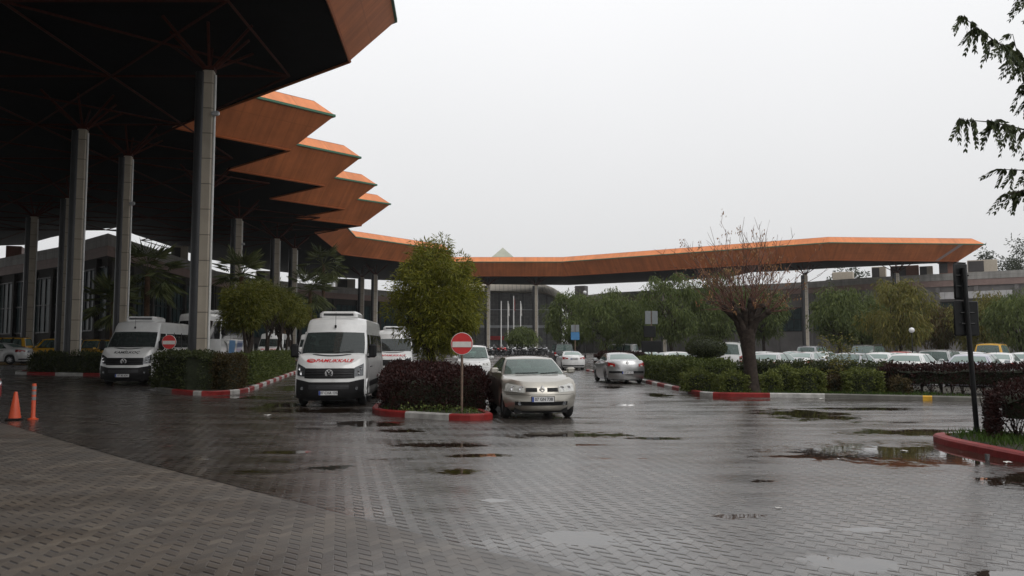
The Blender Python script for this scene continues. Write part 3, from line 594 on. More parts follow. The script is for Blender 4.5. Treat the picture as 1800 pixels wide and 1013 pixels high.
def offset(pl_, o):
    out = []
    for i in range(len(pl_)):
        ns = []
        for a, b in ((i - 1, i), (i, i + 1)):
            if a < 0 or b >= len(pl_): continue
            d = Vector(pl_[b]) - Vector(pl_[a]); ns.append(Vector((d.y, -d.x)).normalized())
        if len(ns) == 1: q = ns[0] * o
        else:
            m_ = (ns[0] + ns[1]).normalized(); q = m_ * min(o / max(.3, m_.dot(ns[0])), o * 1.9)
        out.append((pl_[i][0] + q.x, pl_[i][1] + q.y))
    return out
JL = offset(SL, 1.95); TL = offset(SL, 1.05)
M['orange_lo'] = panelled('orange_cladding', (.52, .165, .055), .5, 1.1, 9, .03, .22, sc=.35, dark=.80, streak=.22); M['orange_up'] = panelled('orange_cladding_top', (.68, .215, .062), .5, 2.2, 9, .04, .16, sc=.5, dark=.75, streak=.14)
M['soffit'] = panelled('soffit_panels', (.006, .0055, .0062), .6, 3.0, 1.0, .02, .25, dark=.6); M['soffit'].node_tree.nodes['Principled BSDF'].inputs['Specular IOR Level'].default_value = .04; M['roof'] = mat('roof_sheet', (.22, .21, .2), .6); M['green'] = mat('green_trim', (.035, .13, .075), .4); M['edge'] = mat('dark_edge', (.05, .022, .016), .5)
can = thing('station_canopy', 'huge zigzag canopy with sloping orange fascia and black underside on tall clad columns', 'canopy', (0, 0, 0))
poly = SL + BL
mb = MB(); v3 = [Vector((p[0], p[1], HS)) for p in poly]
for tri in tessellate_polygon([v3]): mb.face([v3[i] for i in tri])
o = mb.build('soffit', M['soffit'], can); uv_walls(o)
mb = MB(); top = TL + BL; v3 = [Vector((p[0], p[1], HT + .02)) for p in top]
for tri in tessellate_polygon([v3]): mb.face([v3[i] for i in tri])
mb.build('roof', M['roof'], can)
mb = MB()
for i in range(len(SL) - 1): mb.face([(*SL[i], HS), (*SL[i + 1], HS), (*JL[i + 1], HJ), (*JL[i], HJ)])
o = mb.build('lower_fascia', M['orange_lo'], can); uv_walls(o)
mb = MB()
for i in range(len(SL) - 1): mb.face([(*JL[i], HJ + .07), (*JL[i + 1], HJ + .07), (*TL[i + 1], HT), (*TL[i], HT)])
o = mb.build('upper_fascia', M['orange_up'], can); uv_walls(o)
mb = MB(); J2 = offset(SL, 2.0); J1 = offset(SL, 1.85)
for i in range(len(SL) - 1):
    a, b, c, d = J2[i], J2[i + 1], J1[i + 1], J1[i]
    mb.face([(*a, HJ - .05), (*b, HJ - .05), (*b, HJ + .09), (*a, HJ + .09)]); mb.face([(*a, HJ + .09), (*b, HJ + .09), (*c, HJ + .09), (*d, HJ + .09)]); mb.face([(*a, HJ - .07), (*b, HJ - .07), (*c, HJ - .07), (*d, HJ - .07)])
mb.build('trim', M['green'], can)
mb = MB(); A0, A1 = Vector((*SL[-3], HS)), Vector((*SL[-2], HS)); C0, C1 = Vector((*JL[-3], HJ)), Vector((*JL[-2], HJ)); nn_ = Vector((.05, -.75, -.66)) * .02
for (fa, fb_) in ((.815, .845),): mb.face([A0.lerp(A1, fa) + nn_, A0.lerp(A1, fb_) + nn_, C0.lerp(C1, fb_ + .02) + nn_, C0.lerp(C1, fa + .02) + nn_])
mb.build('bare_grey_panel', mat('bare_panel', (.30, .24, .23), .5), can)
mb = MB()
for i in range(len(BL) - 1): mb.face([(*BL[i], HS), (*BL[i + 1], HS), (*BL[i + 1], HT), (*BL[i], HT)])
mb.face([(*SL[-1], HS), (*BL[0], HS), (*BL[0], HT), (*TL[-1], HT), (*JL[-1], HJ)]); mb.build('rear_fascia', M['edge'], can)
mb = MB()
for i in range(len(SL) - 1): mb.tube([(*SL[i], HS - .05), (*SL[i + 1], HS - .05)], .07, 4)
mb.build('soffit_edge', mat('orange_edge', (.35, .10, .03), .5), can)
# pipe lattice under the soffit
mb = MB(); random.seed(3)
for i in range(-4, 12):
    y_ = 4 + i * 8.0
    for k in range(7):
        x0 = -10 - k * 8.0
        for (dx_, dy_) in ((8, 0), (0, 8), (8, 8), (8, -8)):
            a = (x0, y_); b = (x0 - dx_, y_ + dy_); md = ((a[0] + b[0]) / 2, (a[1] + b[1]) / 2)
            if all(inside(q, poly) for q in (a, b, md)): mb.tube([(*a, HS - .45), (*b, HS - .45)], .055, 5, False)
mb.build('pipe_lattice', M['redpipe'], can)
M['clad'] = panelled('column_cladding', (.40, .35, .28), .55, 3.0, 1.02, .022, .10, dark=.35, streak=.2); M['white_pipe'] = mat('white_pipe', (.6, .6, .58), .4); M['lampm'] = mat('floodlight', (.4, .41, .42), .4, .4)
def column(x_, y_, rz, wide=.44, flood=None, near=True):
    z0 = gz(x_, y_); T = 12.8
    mb = MB(); mb.bbox((x_, y_, (z0 - .2 + T) / 2), (wide, wide, T - z0 + .2), .05, rz); c = mb.build('column', M['clad'], can); uv_walls(c)
    mb = MB(); d = Matrix.Rotation(rz, 3, 'Z') @ Vector((-wide * .62, -.02, 0)); mb.tube([(x_ + d.x, y_ + d.y, z0 - .1), (x_ + d.x, y_ + d.y, T - .1)], .24 * wide / .44, 14); mb.build('steel_pipe', M['steel'], c, 50)
    mb = MB(); d = Matrix.Rotation(rz, 3, 'Z') @ Vector((wide * .5 + .05, -.1, 0)); mb.tube([(x_ + d.x, y_ + d.y, z0), (x_ + d.x, y_ + d.y, T - .2)], .05, 8); mb.build('downpipe', M['white_pipe'], c, 50)
    mb = MB(); mb.box((x_, y_, T + .06), (wide * 1.05, wide * 1.05, .14), rz)
    for k in range(8):
        a = k * PI / 4 + .3; r_ = 2.3 if k % 2 else 1.5
        q = (x_ + r_ * math.cos(a), y_ + r_ * math.sin(a))
        mb.tube([(x_ + .2 * math.cos(a), y_ + .2 * math.sin(a), T + .1), (*q, HS - .05)], .06, 6)
    mb.build('branching_struts', M['redpipe'], c, 50)
    if flood:
        mb = MB(); d = Matrix.Rotation(rz, 3, 'Z') @ Vector((wide * .75, -.25, 0)); mb.bbox((x_ + d.x, y_ + d.y, flood), (.30, .22, .18), .04, rz, .4); mb.tube([(x_, y_, flood + .05), (x_ + d.x, y_ + d.y, flood)], .03, 5); mb.build('floodlight', M['lampm'], c)
CO = [(-12.2, 32.29, .15, 11.0), (-22.33, 47.01, .25, 10.0), (-21.92, 41.16, .25, None), (-21.7, 57.5, .25, None), (-23.59, 70.14, .25, 10.6), (-23.99, 83.04, .25, None), (-24.34, 91.16, .25, None), (-20.72, 123.84, .1, None), (-4.25, 145.27, 0, None), (4.25, 145.27, 0, None), (44.46, 123.84, .0, None), (26, 140, -.3, None), (-40.6, 69, .3, None), (-33, 60.5, .3, None), (-36, 40, .3, None), (-30, 20, .2, None), (-14, 8, .2, None), (57, 121, 0, None), (-23.5, 128, .1, None)]
for (x_, y_, a, fl) in CO: column(x_, y_, a, .44 if y_ < 60 else .54, fl)
# ------------------------------------------------------------------ buildings
M['parapet'] = panelled('parapet_panels', (.30, .29, .27), .6, 1.5, 1.1, .02, .12, dark=.7, streak=.25); M['pink'] = panelled('pink_band', (.24, .165, .145), .6, 1.5, 2, .02, .12, dark=.8); M['bwall'] = mat('building_wall', (.05, .046, .043), .7, var=.2, scale=.4); M['bglass'] = panelled('facade_glass', (.026, .044, .046), .3, 1.25, 2.4, .05, .5, dark=1.4)
M['bwall'].node_tree.nodes['Principled BSDF'].inputs['Specular IOR Level'].default_value = .12; M['bglass'].node_tree.nodes['Principled BSDF'].inputs['Specular IOR Level'].default_value = .07
def strip_wall(mb, pl_, z0, z1, off=0.0):
    P_ = offset(pl_, off) if off else pl_
    for i in range(len(P_) - 1): mb.face([(*P_[i], z0), (*P_[i + 1], z0), (*P_[i + 1], z1), (*P_[i], z1)])
def building(label, front, back, hh, gl0, gl1, name='terminal_building', board=None):
    """front runs so that its outer side is on the right hand"""
    root = thing(name, label, 'building', (0, 0, 0)); pl_ = front + back
    mb = MB(); strip_wall(mb, pl_ + [pl_[0]], 0, hh - .1)
    mb.build('wall', M['bwall'], root)
    mb = MB(); v = [Vector((p[0], p[1], hh - .25)) for p in pl_]
    for tri in tessellate_polygon([v]): mb.face([v[i] for i in tri])
    mb.build('roof', M['roof'], root)
    mb = MB(); strip_wall(mb, front, hh - 1.0, hh, .35); A_ = offset(front, .35)
    for i in range(len(front) - 1): mb.face([(*A_[i], hh), (*A_[i + 1], hh), (*front[i + 1], hh), (*front[i], hh)]); mb.face([(*A_[i], hh - 1.0), (*A_[i + 1], hh - 1.0), (*front[i + 1], hh - 1.0), (*front[i], hh - 1.0)])
    uv_walls(mb.build('parapet', M['parapet'], root))
    mb = MB(); strip_wall(mb, front, hh - 1.9, hh - 1.003, .28); uv_walls(mb.build('pink_band', M['pink'], root))
    mb = MB(); strip_wall(mb, front, gl0, gl1, .06); uv_walls(mb.build('glass_facade', M['bglass'], root))
    mb = MB(); mu = MB()
    for i in range(len(front) - 1):
        a, b = Vector(front[i]), Vector(front[i + 1]); L_ = (b - a).length; d = (b - a) / L_; nn = Vector((d.y, -d.x)); ang = math.atan2(d.y, d.x)
        for k in range(int(L_ / 5) + 1):
            q = a + d * min(L_, k * 5 + .3) + nn * .2; mb.box((q.x, q.y, (hh - 2) / 2), (.5, .4, hh - 2), ang)
        for z in (gl0, (gl0 + gl1) / 2, gl1): q = (a + b) / 2 + nn * .12; mu.box((q.x, q.y, z), (L_, .14, .12), ang)
        for k in range(int(L_ / 1.25)): q = a + d * (k + .5) * 1.25 + nn * .1; mu.box((q.x, q.y, (gl0 + gl1) / 2), (.07, .08, gl1 - gl0), ang)
    if board:
        b_ = MB(); (ax, ay), (bx, by) = board; L_ = math.hypot(bx - ax, by - ay); b_.box(((ax + bx) / 2, (ay + by) / 2, hh - 3.3), (L_, .25, 1.0), math.atan2(by - ay, bx - ax)); uv_walls(b_.build('pale_sign_board', panelled('pale_board', (.45, .44, .44), .5, 2.6, 2, .04, .15, dark=.6), root))
    mb.build('pilasters', M['bwall'], root); mu.build('mullions', M['black_metal'], root)
    return root
building('dark glass-fronted terminal wing beneath the canopy on the left', [(-75, 112), (-56.2, 89.5), (-43, 78.4), (-34.6, 69.7), (-36.4, 92), (-37.7, 103), (-36.6, 113.6), (-28.5, 129.4), (-20, 141), (-18.4, 163)], [(-30, 175), (-60, 150), (-85, 125)], 11.4, 3.2, 8.6)
building('long grey terminal wing with pink band behind the car park on the right', [(12.4, 176), (19, 162), (33.6, 149), (49.3, 135), (54.9, 127.2), (71.7, 114.1), (100.8, 93), (157, 56)], [(168, 73), (117.6, 117.6), (78, 143), (45, 176), (22, 188)], 12.6, 4.5, 8.4, board=((62.7, 119.8), (69.9, 114.2)))
for ch in bpy.data.objects:
    if ch.parent and ch.parent.get('label', '').startswith('long grey terminal') and ch.name.split('.')[0] in ('wall', 'pilasters'):
        ch.data.materials[0] = M.setdefault('bwall_pale', mat('building_wall_sky_lit', (.15, .14, .135), .7, var=.25, scale=.4))  # same wall, its colour lightened because this wing lies under open sky
def hall():
    root = thing('glass_hall', 'central glass entrance hall with ribbed beige vaulted roof behind the flagpoles', 'building', (0, 165, gz(0, 165)))
    x0, x1 = -18, 10
    # vault: cross-section in x, extruded in depth
    prof = [(12.2, 8.6), (11.4, 10.2), (10.2, 11.7), (8.4, 12.9), (6.4, 13.7), (-4, 13.95), (-14.4, 13.7), (-16.4, 12.9), (-18.2, 11.7), (-19.4, 10.2), (-20.2, 8.6)]
    mb = MB(); rows = [[(p[0], y_, p[1]) for p in prof] for y_ in (-1, 22)]; mb.grid(rows)
    rows = [[(p[0], -1, p[1]) for p in prof], [(p[0] * .99 - .04, -3.0, p[1] - 1.7) for p in prof]]; mb.grid(rows)
    rows = [rows[1], [(p[0], -.6, p[2] - .2) for p in rows[1]]]; mb.grid(rows)
    uv_walls(mb.build('vault_roof', panelled('ribbed_beige_roof', (.56, .50, .40), .5, .85, 30, .07, .1, dark=.6), root))
    mb = MB(); mb.face([(x0, 0, 0), (x1, 0, 0), (x1, 0, 10), (x1 - 3, 0, 12.6), (x0 + 3, 0, 12.6), (x0, 0, 10)]); uv_walls(mb.build('glass_facade', panelled('hall_glass', (.13, .13, .126), .3, 1.25, 2.4, .05, .4, dark=1.3), root))
    mb = MB(); mb.box(((x0 + x1) / 2, -.5, 5.2), (x1 - x0, .5, .5)); mb.box(((x0 + x1) / 2, -.3, 8.6), (x1 - x0, .2, .16)); mb.build('beam', M['lampm'], root)
    mb = MB()
    for i in range(12): mb.box((x0 + 1 + i * 2.4, -.15, 6), (.16, .2, 12))
    mb.build('mullions', M['steel'], root)
    mb = MB(); mb.box(((x0 + x1) / 2, 9, 5), (x1 - x0 - .3, 17.8, 9.8)); mb.build('wall', M['bwall'], root)
    mb = MB(); mb.box((-3.3, -.8, 2.9), (3.4, .3, .8)); mb.build('red_shop_sign', M['signred'], root)
    mb = MB(); a = [(-14.3, 26, 14), (9.7, 26, 14), (9.7, 50, 14), (-14.3, 50, 14)]; apex = (-2.3, 38, 25.9)
    for i in range(4): mb.face([a[i], a[(i + 1) % 4], apex])
    mb.box((-2.3, 38, 9), (23.8, 23.8, 9.9)); uv_walls(mb.build('glass_pyramid', panelled('pale_glass', (.37, .38, .30), .35, 1.6, 1.6, .06, .08, dark=.85), root))
hall()
M['acdark'] = mat('unit_dark', (.05, .045, .045), .6); M['actan'] = mat('unit_tan', (.42, .37, .30), .6); M['acred'] = mat('unit_rust', (.22, .10, .07), .6)
RU = [(1545, 114, 24, 470, 'actan', 'acdark', 'dark-fronted roof unit with a tan side, left of the canopy tip shadow'), (1590, 110, 48, 468, 'acred', 'acdark', 'wide rusty roof unit on the right terminal roof'), (1628, 108, 22, 469, 'actan', 'acdark', 'small tan roof unit beside the wide rusty one'), (1664, 106, 26, 462, 'acred', 'acdark', 'dark roof unit right behind the black signpost top'), (1726, 104, 49, 458, 'actan', 'acdark', 'largest roof unit with half dark louvres and half tan casing'), (1482, 121, 36, 479, 'actan', 'actan', 'pale flat roof unit under the canopy end'), (1022, 150, 20, 503, 'acdark', 'acdark', 'black box on the roof right of the glass hall'),
      (27, 88, 26, 434, 'acred', 'acred', 'reddish roof unit on the shaded left wing at the left edge'), (316, 96, 30, 434, 'actan', 'acdark', 'tan roof unit seen between two left columns'), (463, 122, 27, 477, 'actan', 'acdark', 'roof unit glimpsed right of the nearest column'), (607, 140, 34, 491, 'actan', 'acdark', 'roof unit with black louvre left of the far left column')]
for (px, Y, wpx, yt, m1, m2, lab) in RU:
    bz_ = 11.15 if px < 800 else 12.35; Y *= 1 if px < 800 else 1.12; p = at(px, yt, Y + 2); wd = wpx / 1440 * Y; zt = max(p.z, bz_ + .85)
    root = thing('roof_unit', lab, 'cooling unit', (p.x, Y + 2, bz_), -.5 if px > 900 else .4, 'cooling units on the terminal roofs'); hh = zt - bz_
    mb = MB(); mb.bbox((0, 0, hh / 2), (wd * .95, 1.8, hh), .05); mb.build('casing', M[m1], root)
    mb = MB(); mb.box((-wd * .2, -.92, hh * .55), (wd * .5, .06, hh * .75)); mb.build('louvre', M[m2], root)
# ------------------------------------------------------------------ vehicles
def text_mesh(s, size, shear=0, sx=1.0, bold=.0):
    cu = bpy.data.curves.new('lettering', 'FONT'); cu.body = s; cu.size = size; cu.shear = shear; cu.align_x = 'CENTER'; cu.align_y = 'CENTER'; cu.offset = bold; cu.resolution_u = 3
    ob = bpy.data.objects.new('lettering', cu); COL.objects.link(ob); dg = bpy.context.evaluated_depsgraph_get(); dg.update()
    me = bpy.data.meshes.new_from_object(ob.evaluated_get(dg)); vs = [(v.co.x * sx, v.co.y) for v in me.vertices]; fs = [tuple(p.vertices) for p in me.polygons]
    bpy.data.objects.remove(ob); bpy.data.curves.remove(cu); bpy.data.meshes.remove(me); return vs, fs
def tpart(name, s, size, fn, m, parent, **kw):
    vs, fs = text_mesh(s, size, **kw); mb = MB(); mb.v = [tuple(fn(*v)) for v in vs]; mb.f = fs; mb.m = [0] * len(fs); return mb.build(name, m, parent)
class Body:
    def __init__(s, S): s.S = S
    def lev(s, q):
        L_ = s.S['levels']; return tuple(tab([(l[0], l[k]) for l in L_], q) for k in (1, 2, 3))
    def ztop(s, y): return tab(s.S['ztop'], y)
    def zbot(s, y):
        z = s.S['sill']
        for ya in (s.S['yf'], s.S['yr']):
            d = abs(y - ya); ra = s.S['wr'] + s.S.get('gap', .06)
            if d < ra: z = max(z, s.S['wr'] + math.sqrt(ra * ra - d * d))
        return min(z, s.ztop(y) - .12)
    def outline(s, q):
        dW, dF, dR = s.lev(q); S = s.S; W = S['hw'] - dW; F = S['F'] - dF; Rr = S['R'] - dR; out = []
        for i in range(17):
            x_ = W * math.sin(PI / 2 * i / 16); out.append((x_, -F + S['cf'] * (x_ / W) ** S['nf']))
        y0 = -F + S['cf']; y1 = Rr - S['cr']; n = S.get('ny', 48)
        out += [(W, y0 + (y1 - y0) * i / n) for i in range(1, n)]
        for i in range(17):
            x_ = W * math.cos(PI / 2 * i / 16); out.append((x_, Rr - S['cr'] * (x_ / W) ** S['nr']))
        return out
    def capz(s, x_, y_):
        dW, dF, dR = s.lev(1); W = s.S['hw'] - dW; f = (y_ + s.S['F'] - dF) / s.S['cf']; r_ = (s.S['R'] - dR - y_) / s.S['cr']
        k = min(1, max(0, f)) ** (1 / s.S['nf']) * min(1, max(0, r_)) ** (1 / s.S['nr'])
        return s.ztop(y_) + s.S.get('crown', .04) * max(0, k * k - (x_ / W) ** 2)
    def sv(s, z, y_):
        zb, zt = s.S['sill'], s.ztop(y_); return min(1, max(0, (z - zb) / (zt - zb)))
    def front(s, x_, z):
        y_ = -s.S['F']
        for _ in range(4):
            q = s.sv(z, y_); dW, dF, dR = s.lev(q); W = s.S['hw'] - dW; y_ = -(s.S['F'] - dF) + s.S['cf'] * min(1, abs(x_) / W) ** s.S['nf']
        return y_
    def rear(s, x_, z):
        y_ = s.S['R']
        for _ in range(4):
            q = s.sv(z, y_); dW, dF, dR = s.lev(q); W = s.S['hw'] - dW; y_ = s.S['R'] - dR - s.S['cr'] * min(1, abs(x_) / W) ** s.S['nr']
        return y_
    def side(s, y_, z): return s.S['hw'] - s.lev(s.sv(z, y_))[0]
    def mesh(s, mb):
        rows = []; nl = s.S.get('nl', 9)
        for j in range(nl + 1):
            q = j / nl; o_ = s.outline(q); full = o_ + [(-a, b) for a, b in o_[-2:0:-1]]
            rows.append([(a, b, s.zbot(b) + (s.ztop(b) - s.zbot(b)) * q) for a, b in full])
        mb.cur = 0; mb.grid(rows, True)
        o_ = s.outline(1.0); rr = [[(x_ * (1 - 2 * k / 8), y_, s.capz(x_ * (1 - 2 * k / 8), y_)) for k in range(9)] for x_, y_ in o_]
        g = s.S['gh']; a = [r_ for r_ in rr]
        for i in range(len(a) - 1):
            ym = (a[i][0][1] + a[i + 1][0][1]) / 2; mb.cur = 1 if g['wb1'] - .05 < ym < g['rb1'] + .02 else 0; mb.grid([a[i], a[i + 1]])
        mb.cur = 0
def fpatch(mb, fn, xs, zlo, zhi, off, nz=3, sgn=-1):
    rows = []
    for j in range(nz + 1):
        rows.append([(x_, fn(x_, a + (b - a) * j / nz) + sgn * off, a + (b - a) * j / nz) for x_, a, b in zip(xs, zlo, zhi)])
    mb.grid(rows)
    # rim so that the patch has depth
    for row in (rows[0], rows[-1]): mb.grid([row, [(p[0], p[1] - sgn * off * 1.5, p[2]) for p in row]])
def lin(a, b, n): return [a + (b - a) * i / n for i in range(n + 1)]
def greenhouse(bd, root, body, S, pm):
    g = S['gh']; gl = M['glass'] if not g.get('dark') else M['dglass']; cr_ = g.get('crown', .04)
    rz_ = lambda y_: tab(g['roofz'], y_)
    def tz(x_, y_): return rz_(y_) + cr_ * (1 - (x_ / g['xt']) ** 2)
    xbc, xtc = g['xb'] * .94, g['xt'] * .94
    def wsb(q): y_ = g['wb0'] + (g['wb1'] - g['wb0']) * q * q; x_ = xbc * q; return Vector((x_, y_, bd.capz(x_, y_) - .01))
    def wst(q): y_ = g['wt0'] + (g['wt1'] - g['wt0']) * q * q; x_ = xtc * q; return Vector((x_, y_, tz(x_, y_)))
    def rsb(q): y_ = g['rb0'] + (g['rb1'] - g['rb0']) * q * q; x_ = xbc * q; return Vector((x_, y_, bd.capz(x_, y_) - .01))
    def rst(q): y_ = g['rt0'] + (g['rt1'] - g['rt0']) * q * q; x_ = xtc * q; return Vector((x_, y_, tz(x_, y_)))
    def pane(fb, ft, q0, q1, v0, v1, nq, nv, mb, bul, ax):
        rows = []
        for j in range(nv + 1):
            v = v0 + (v1 - v0) * j / nv; rows.append([fb(q).lerp(ft(q), v) + ax * bul * math.sin(PI * v) for q in lin(q0, q1, nq)])
        mb.grid(rows)
    wv = g.get('wv', (.05, .94)); rv = g.get('rv', (.12, .90))
    mb = MB(); pane(wsb, wst, -1, 1, wv[0], wv[1], 12, 5, mb, .02, Vector((0, -.7, .7))); mb.build('windshield', M[g.get('dws') or 'glass'], root, 60)
    pane(wsb, wst, -1, 1, 0, wv[0], 12, 1, body, 0, Vector((0, 0, 0))); pane(wsb, wst, -1, 1, wv[1], 1, 12, 1, body, 0, Vector((0, 0, 0)))
    q_ = g.get('rq', .93)
    mb = MB(); pane(rsb, rst, -q_, q_, rv[0], rv[1], 10, 4, mb, .015, Vector((0, .7, .7))); mb.build('rear_window', gl, root, 60)
    Z = Vector((0, .7, .7))
    pane(rsb, rst, -1, 1, 0, rv[0], 10, 1, body, 0, Z); pane(rsb, rst, -1, 1, rv[1], 1, 10, 1, body, 0, Z); pane(rsb, rst, -1, -q_, rv[0], rv[1], 1, 4, body, .015, Z); pane(rsb, rst, q_, 1, rv[0], rv[1], 1, 4, body, .015, Z)
    fb0, fb1 = g['wb1'] + .10, g['rb1'] - .10; ft0, ft1 = g['wt1'] + .07, g['rt1'] - .07
    for sg in (1, -1):
        def sb(f): y_ = fb0 + (fb1 - fb0) * f; x_ = g['xb']; return Vector((sg * x_, y_, bd.capz(x_, y_) - .01))
        def st(f): y_ = ft0 + (ft1 - ft0) * f; x_ = g['xt']; return Vector((sg * x_, y_, tz(x_, y_)))
        A = Vector((sg, 0, 0))
        for (b0, b1, t0, t1) in ((wsb(sg), sb(0), wst(sg), st(0)), (sb(1), rsb(sg), st(1), rst(sg))):
            rows = [[b0.lerp(t0, v) + A * .015 * math.sin(PI * v), b1.lerp(t1, v) + A * .015 * math.sin(PI * v)] for v in lin(0, 1, 4)]; body.grid(rows)
        for (kind, f0, f1) in g['side']:
            if kind == 'g':
                mb = MB(); pane(sb, st, f0, f1, .04, .9, 4, 4, mb, .018, A); mb.build('side_window', g.get('sg', gl), root, 60)
                pane(sb, st, f0, f1, .9, 1, 4, 1, body, 0, A); pane(sb, st, f0, f1, 0, .04, 4, 1, body, 0, A)
            else:
                body.cur = 2 if kind == 'k' else 0; pane(sb, st, f0, f1, 0, 1, 1, 4, body, .018, A); body.cur = 0
    out = [wst(q) for q in lin(0, 1, 6)] + [Vector((g['xt'], ft0 + (ft1 - ft0) * f, tz(g['xt'], ft0 + (ft1 - ft0) * f))) for f in lin(0, 1, 8)] + [rst(q) for q in lin(1, 0, 6)]
    yc = (out[0].y + out[-1].y) / 2; prev = out
    for (dz, fx, fy0, fy1) in g.get('rings', []):
        nx = []
        for p in out:
            t_ = (p.y - out[0].y) / (out[-1].y - out[0].y); nx.append(Vector((p.x * fx, p.y + fy0 * (1 - t_) - fy1 * t_, p.z + dz)))
        fa = prev + [Vector((-p.x, p.y, p.z)) for p in prev[-2:0:-1]]; fb_ = nx + [Vector((-p.x, p.y, p.z)) for p in nx[-2:0:-1]]
        body.grid([fa, fb_], True); prev = nx
    xm = max(p.x for p in prev); rows = []
    for p in prev: rows.append([(p.x * (1 - 2 * k / 8), p.y, p.z + (0 if g.get('rings') is None else .06) * ((p.x ** 2 - (p.x * (1 - 2 * k / 8)) ** 2) / xm ** 2) + (cr_ * ((p.x ** 2 - (p.x * (1 - 2 * k / 8)) ** 2) / xm ** 2))) for k in range(9)])
    body.grid(rows)
def wheel(root, x_, y_, r, wd, sg, cap=None):
    t = MB(); pr_ = [(r * .60, -wd / 2 + .01), (r * .86, -wd / 2), (r * .97, -wd / 2 + .03), (r, -wd * .25), (r, wd * .25), (r * .97, wd / 2 - .03), (r * .86, wd / 2), (r * .60, wd / 2 - .01)]
    t.lathe(pr_, 24, (x_, y_, r), 'X'); o = t.build('wheel', M['tyre'], root, 40)
    m = MB(); xo = x_ + sg * (wd / 2 - .035); m.lathe([(r * .66, sg * .012), (r * .60, 0), (r * .56, -sg * .04)], 24, (xo, y_, r), 'X')
    m.cur = 1; m.lathe([(r * .58, -sg * .05), (.001, -sg * .05)], 24, (xo, y_, r), 'X'); m.cur = 0
    for k in range(7):
        a = 2 * PI * k / 7; m.box((xo - sg * .012, y_ + math.cos(a) * r * .33, r + math.sin(a) * r * .33), (.03, r * .56, r * .15), 0, 1, a)
    m.lathe([(r * .16, sg * .012), (.001, sg * .018)], 12, (xo, y_, r), 'X'); m.build('rim', [M['rim'], M['dark']], o, 40)
def mirror_part(root, x_, y_, z, sg, pm, sz=(.2, .12, .15)):
    mb = MB(); mb.bbox((x_ + sg * .12, y_, z), sz, .035); mb.tube([(x_ - sg * .05, y_ + .02, z - .05), (x_ + sg * .08, y_, z - .03)], .022, 5); o = mb.build('side_mirror', pm, root, 40)
    m = MB(); m.box((x_ + sg * .12, y_ + sz[1] / 2 + .002, z), (sz[0] * .8, .006, sz[2] * .75)); m.build('mirror_glass', M['chrome'], o)
def plate_part(root, fn, z, txt, sgn=-1, w_=.52):
    y_ = fn(0, z) + sgn * .03; mb = MB(); mb.box((0, y_, z), (w_, .02, .115)); o = mb.build('number_plate', M['plate'], root)
    b_ = MB(); b_.box((sgn * (w_ / 2 - .025), y_ + sgn * .011, z), (.045, .004, .11)); b_.build('blue_strip', M['eublue'], o)
    f_ = MB(); f_.box((0, y_ - sgn * .004, z), (w_ + .03, .018, .14)); f_.build('plate_frame', M['dark'], o)
    if txt: tpart('lettering', txt, .10, lambda a, b: (-sgn * (a + .02), y_ + sgn * .0125, z + b), M['ink'], o, sx=.92, bold=.002)
def vehicle(name, label, cat, S, loc, rz, pm, group=None):
    bd = Body(S); root = thing(name, label, cat, loc, rz, group)
    body = MB(); bd.mesh(body); greenhouse(bd, root, body, S, pm)
    body.build('body', [pm, M['inter'], M['dark']], root, 38)
    ub = MB(); ub.box((0, 0, (S['sill'] + .5) / 2 + .05), (S['hw'] * 2 - .52, S['F'] + S['R'] - .5, .5)); ub.build('underbody', M['dark'], root)
    for ya in (S['yf'], S['yr']):
        for sg in (1, -1): wheel(root, sg * (S['hw'] - S['tw'] / 2 - .035), ya, S['wr'], S['tw'], sg)
    S['details'](root, bd, S, pm); return root
def seats(root, xs, ys, zb, zt):
    for y_ in ys:
        for x_ in xs:
            mb = MB(); mb.bbox((x_, y_, (zb + zt) / 2 - .08), (.46, .14, zt - zb - .12), .05, 0, -.15); mb.bbox((x_, y_ + .05, zt - .02), (.27, .1, .17), .04); mb.build('seat', M['seat'], root, 40)
def seams(root, bd, ys, z0, z1, handles=()):
    mb = MB()
    for sg in (1, -1):
        for y_ in ys:
            mb.grid([[(sg * (bd.side(y_ + d, z) + .002), y_ + d, z) for z in lin(z0, min(z1, bd.ztop(y_) - .01), 6)] for d in (-.006, .006)])
    mb.build('door_gap', M['dark'], root)
    for sg in (1, -1):
        for (y_, z) in handles:
            h = MB(); h.bbox((sg * (bd.side(y_, z) + .012), y_, z), (.03, .19, .03), .01); h.build('door_handle', M['dark'] if 'dark' in str(handles) else M['steel'], root)
def wipers(root, bd, g):
    mb = MB()
    for x0, x1 in ((-.5, .05), (.1, .6)):
        def P(q, v):
            y_ = g['wb0'] + (g['wb1'] - g['wb0']) * (q / (g['xb'] * .94)) ** 2; b_ = Vector((q, y_, bd.capz(q, y_) - .01)); y2 = g['wt0'] + (g['wt1'] - g['wt0']) * (q / (g['xt'])) ** 2
            t_ = Vector((q * g['xt'] / g['xb'], y2, tab(g['roofz'], y2))); return b_.lerp(t_, v) + Vector((0, -.03, .03))
        mb.tube([P(x0, .03), P((x0 + x1) / 2, .05), P(x1, .09)], .011, 4)
    mb.build('wipers', M['dark'], root)
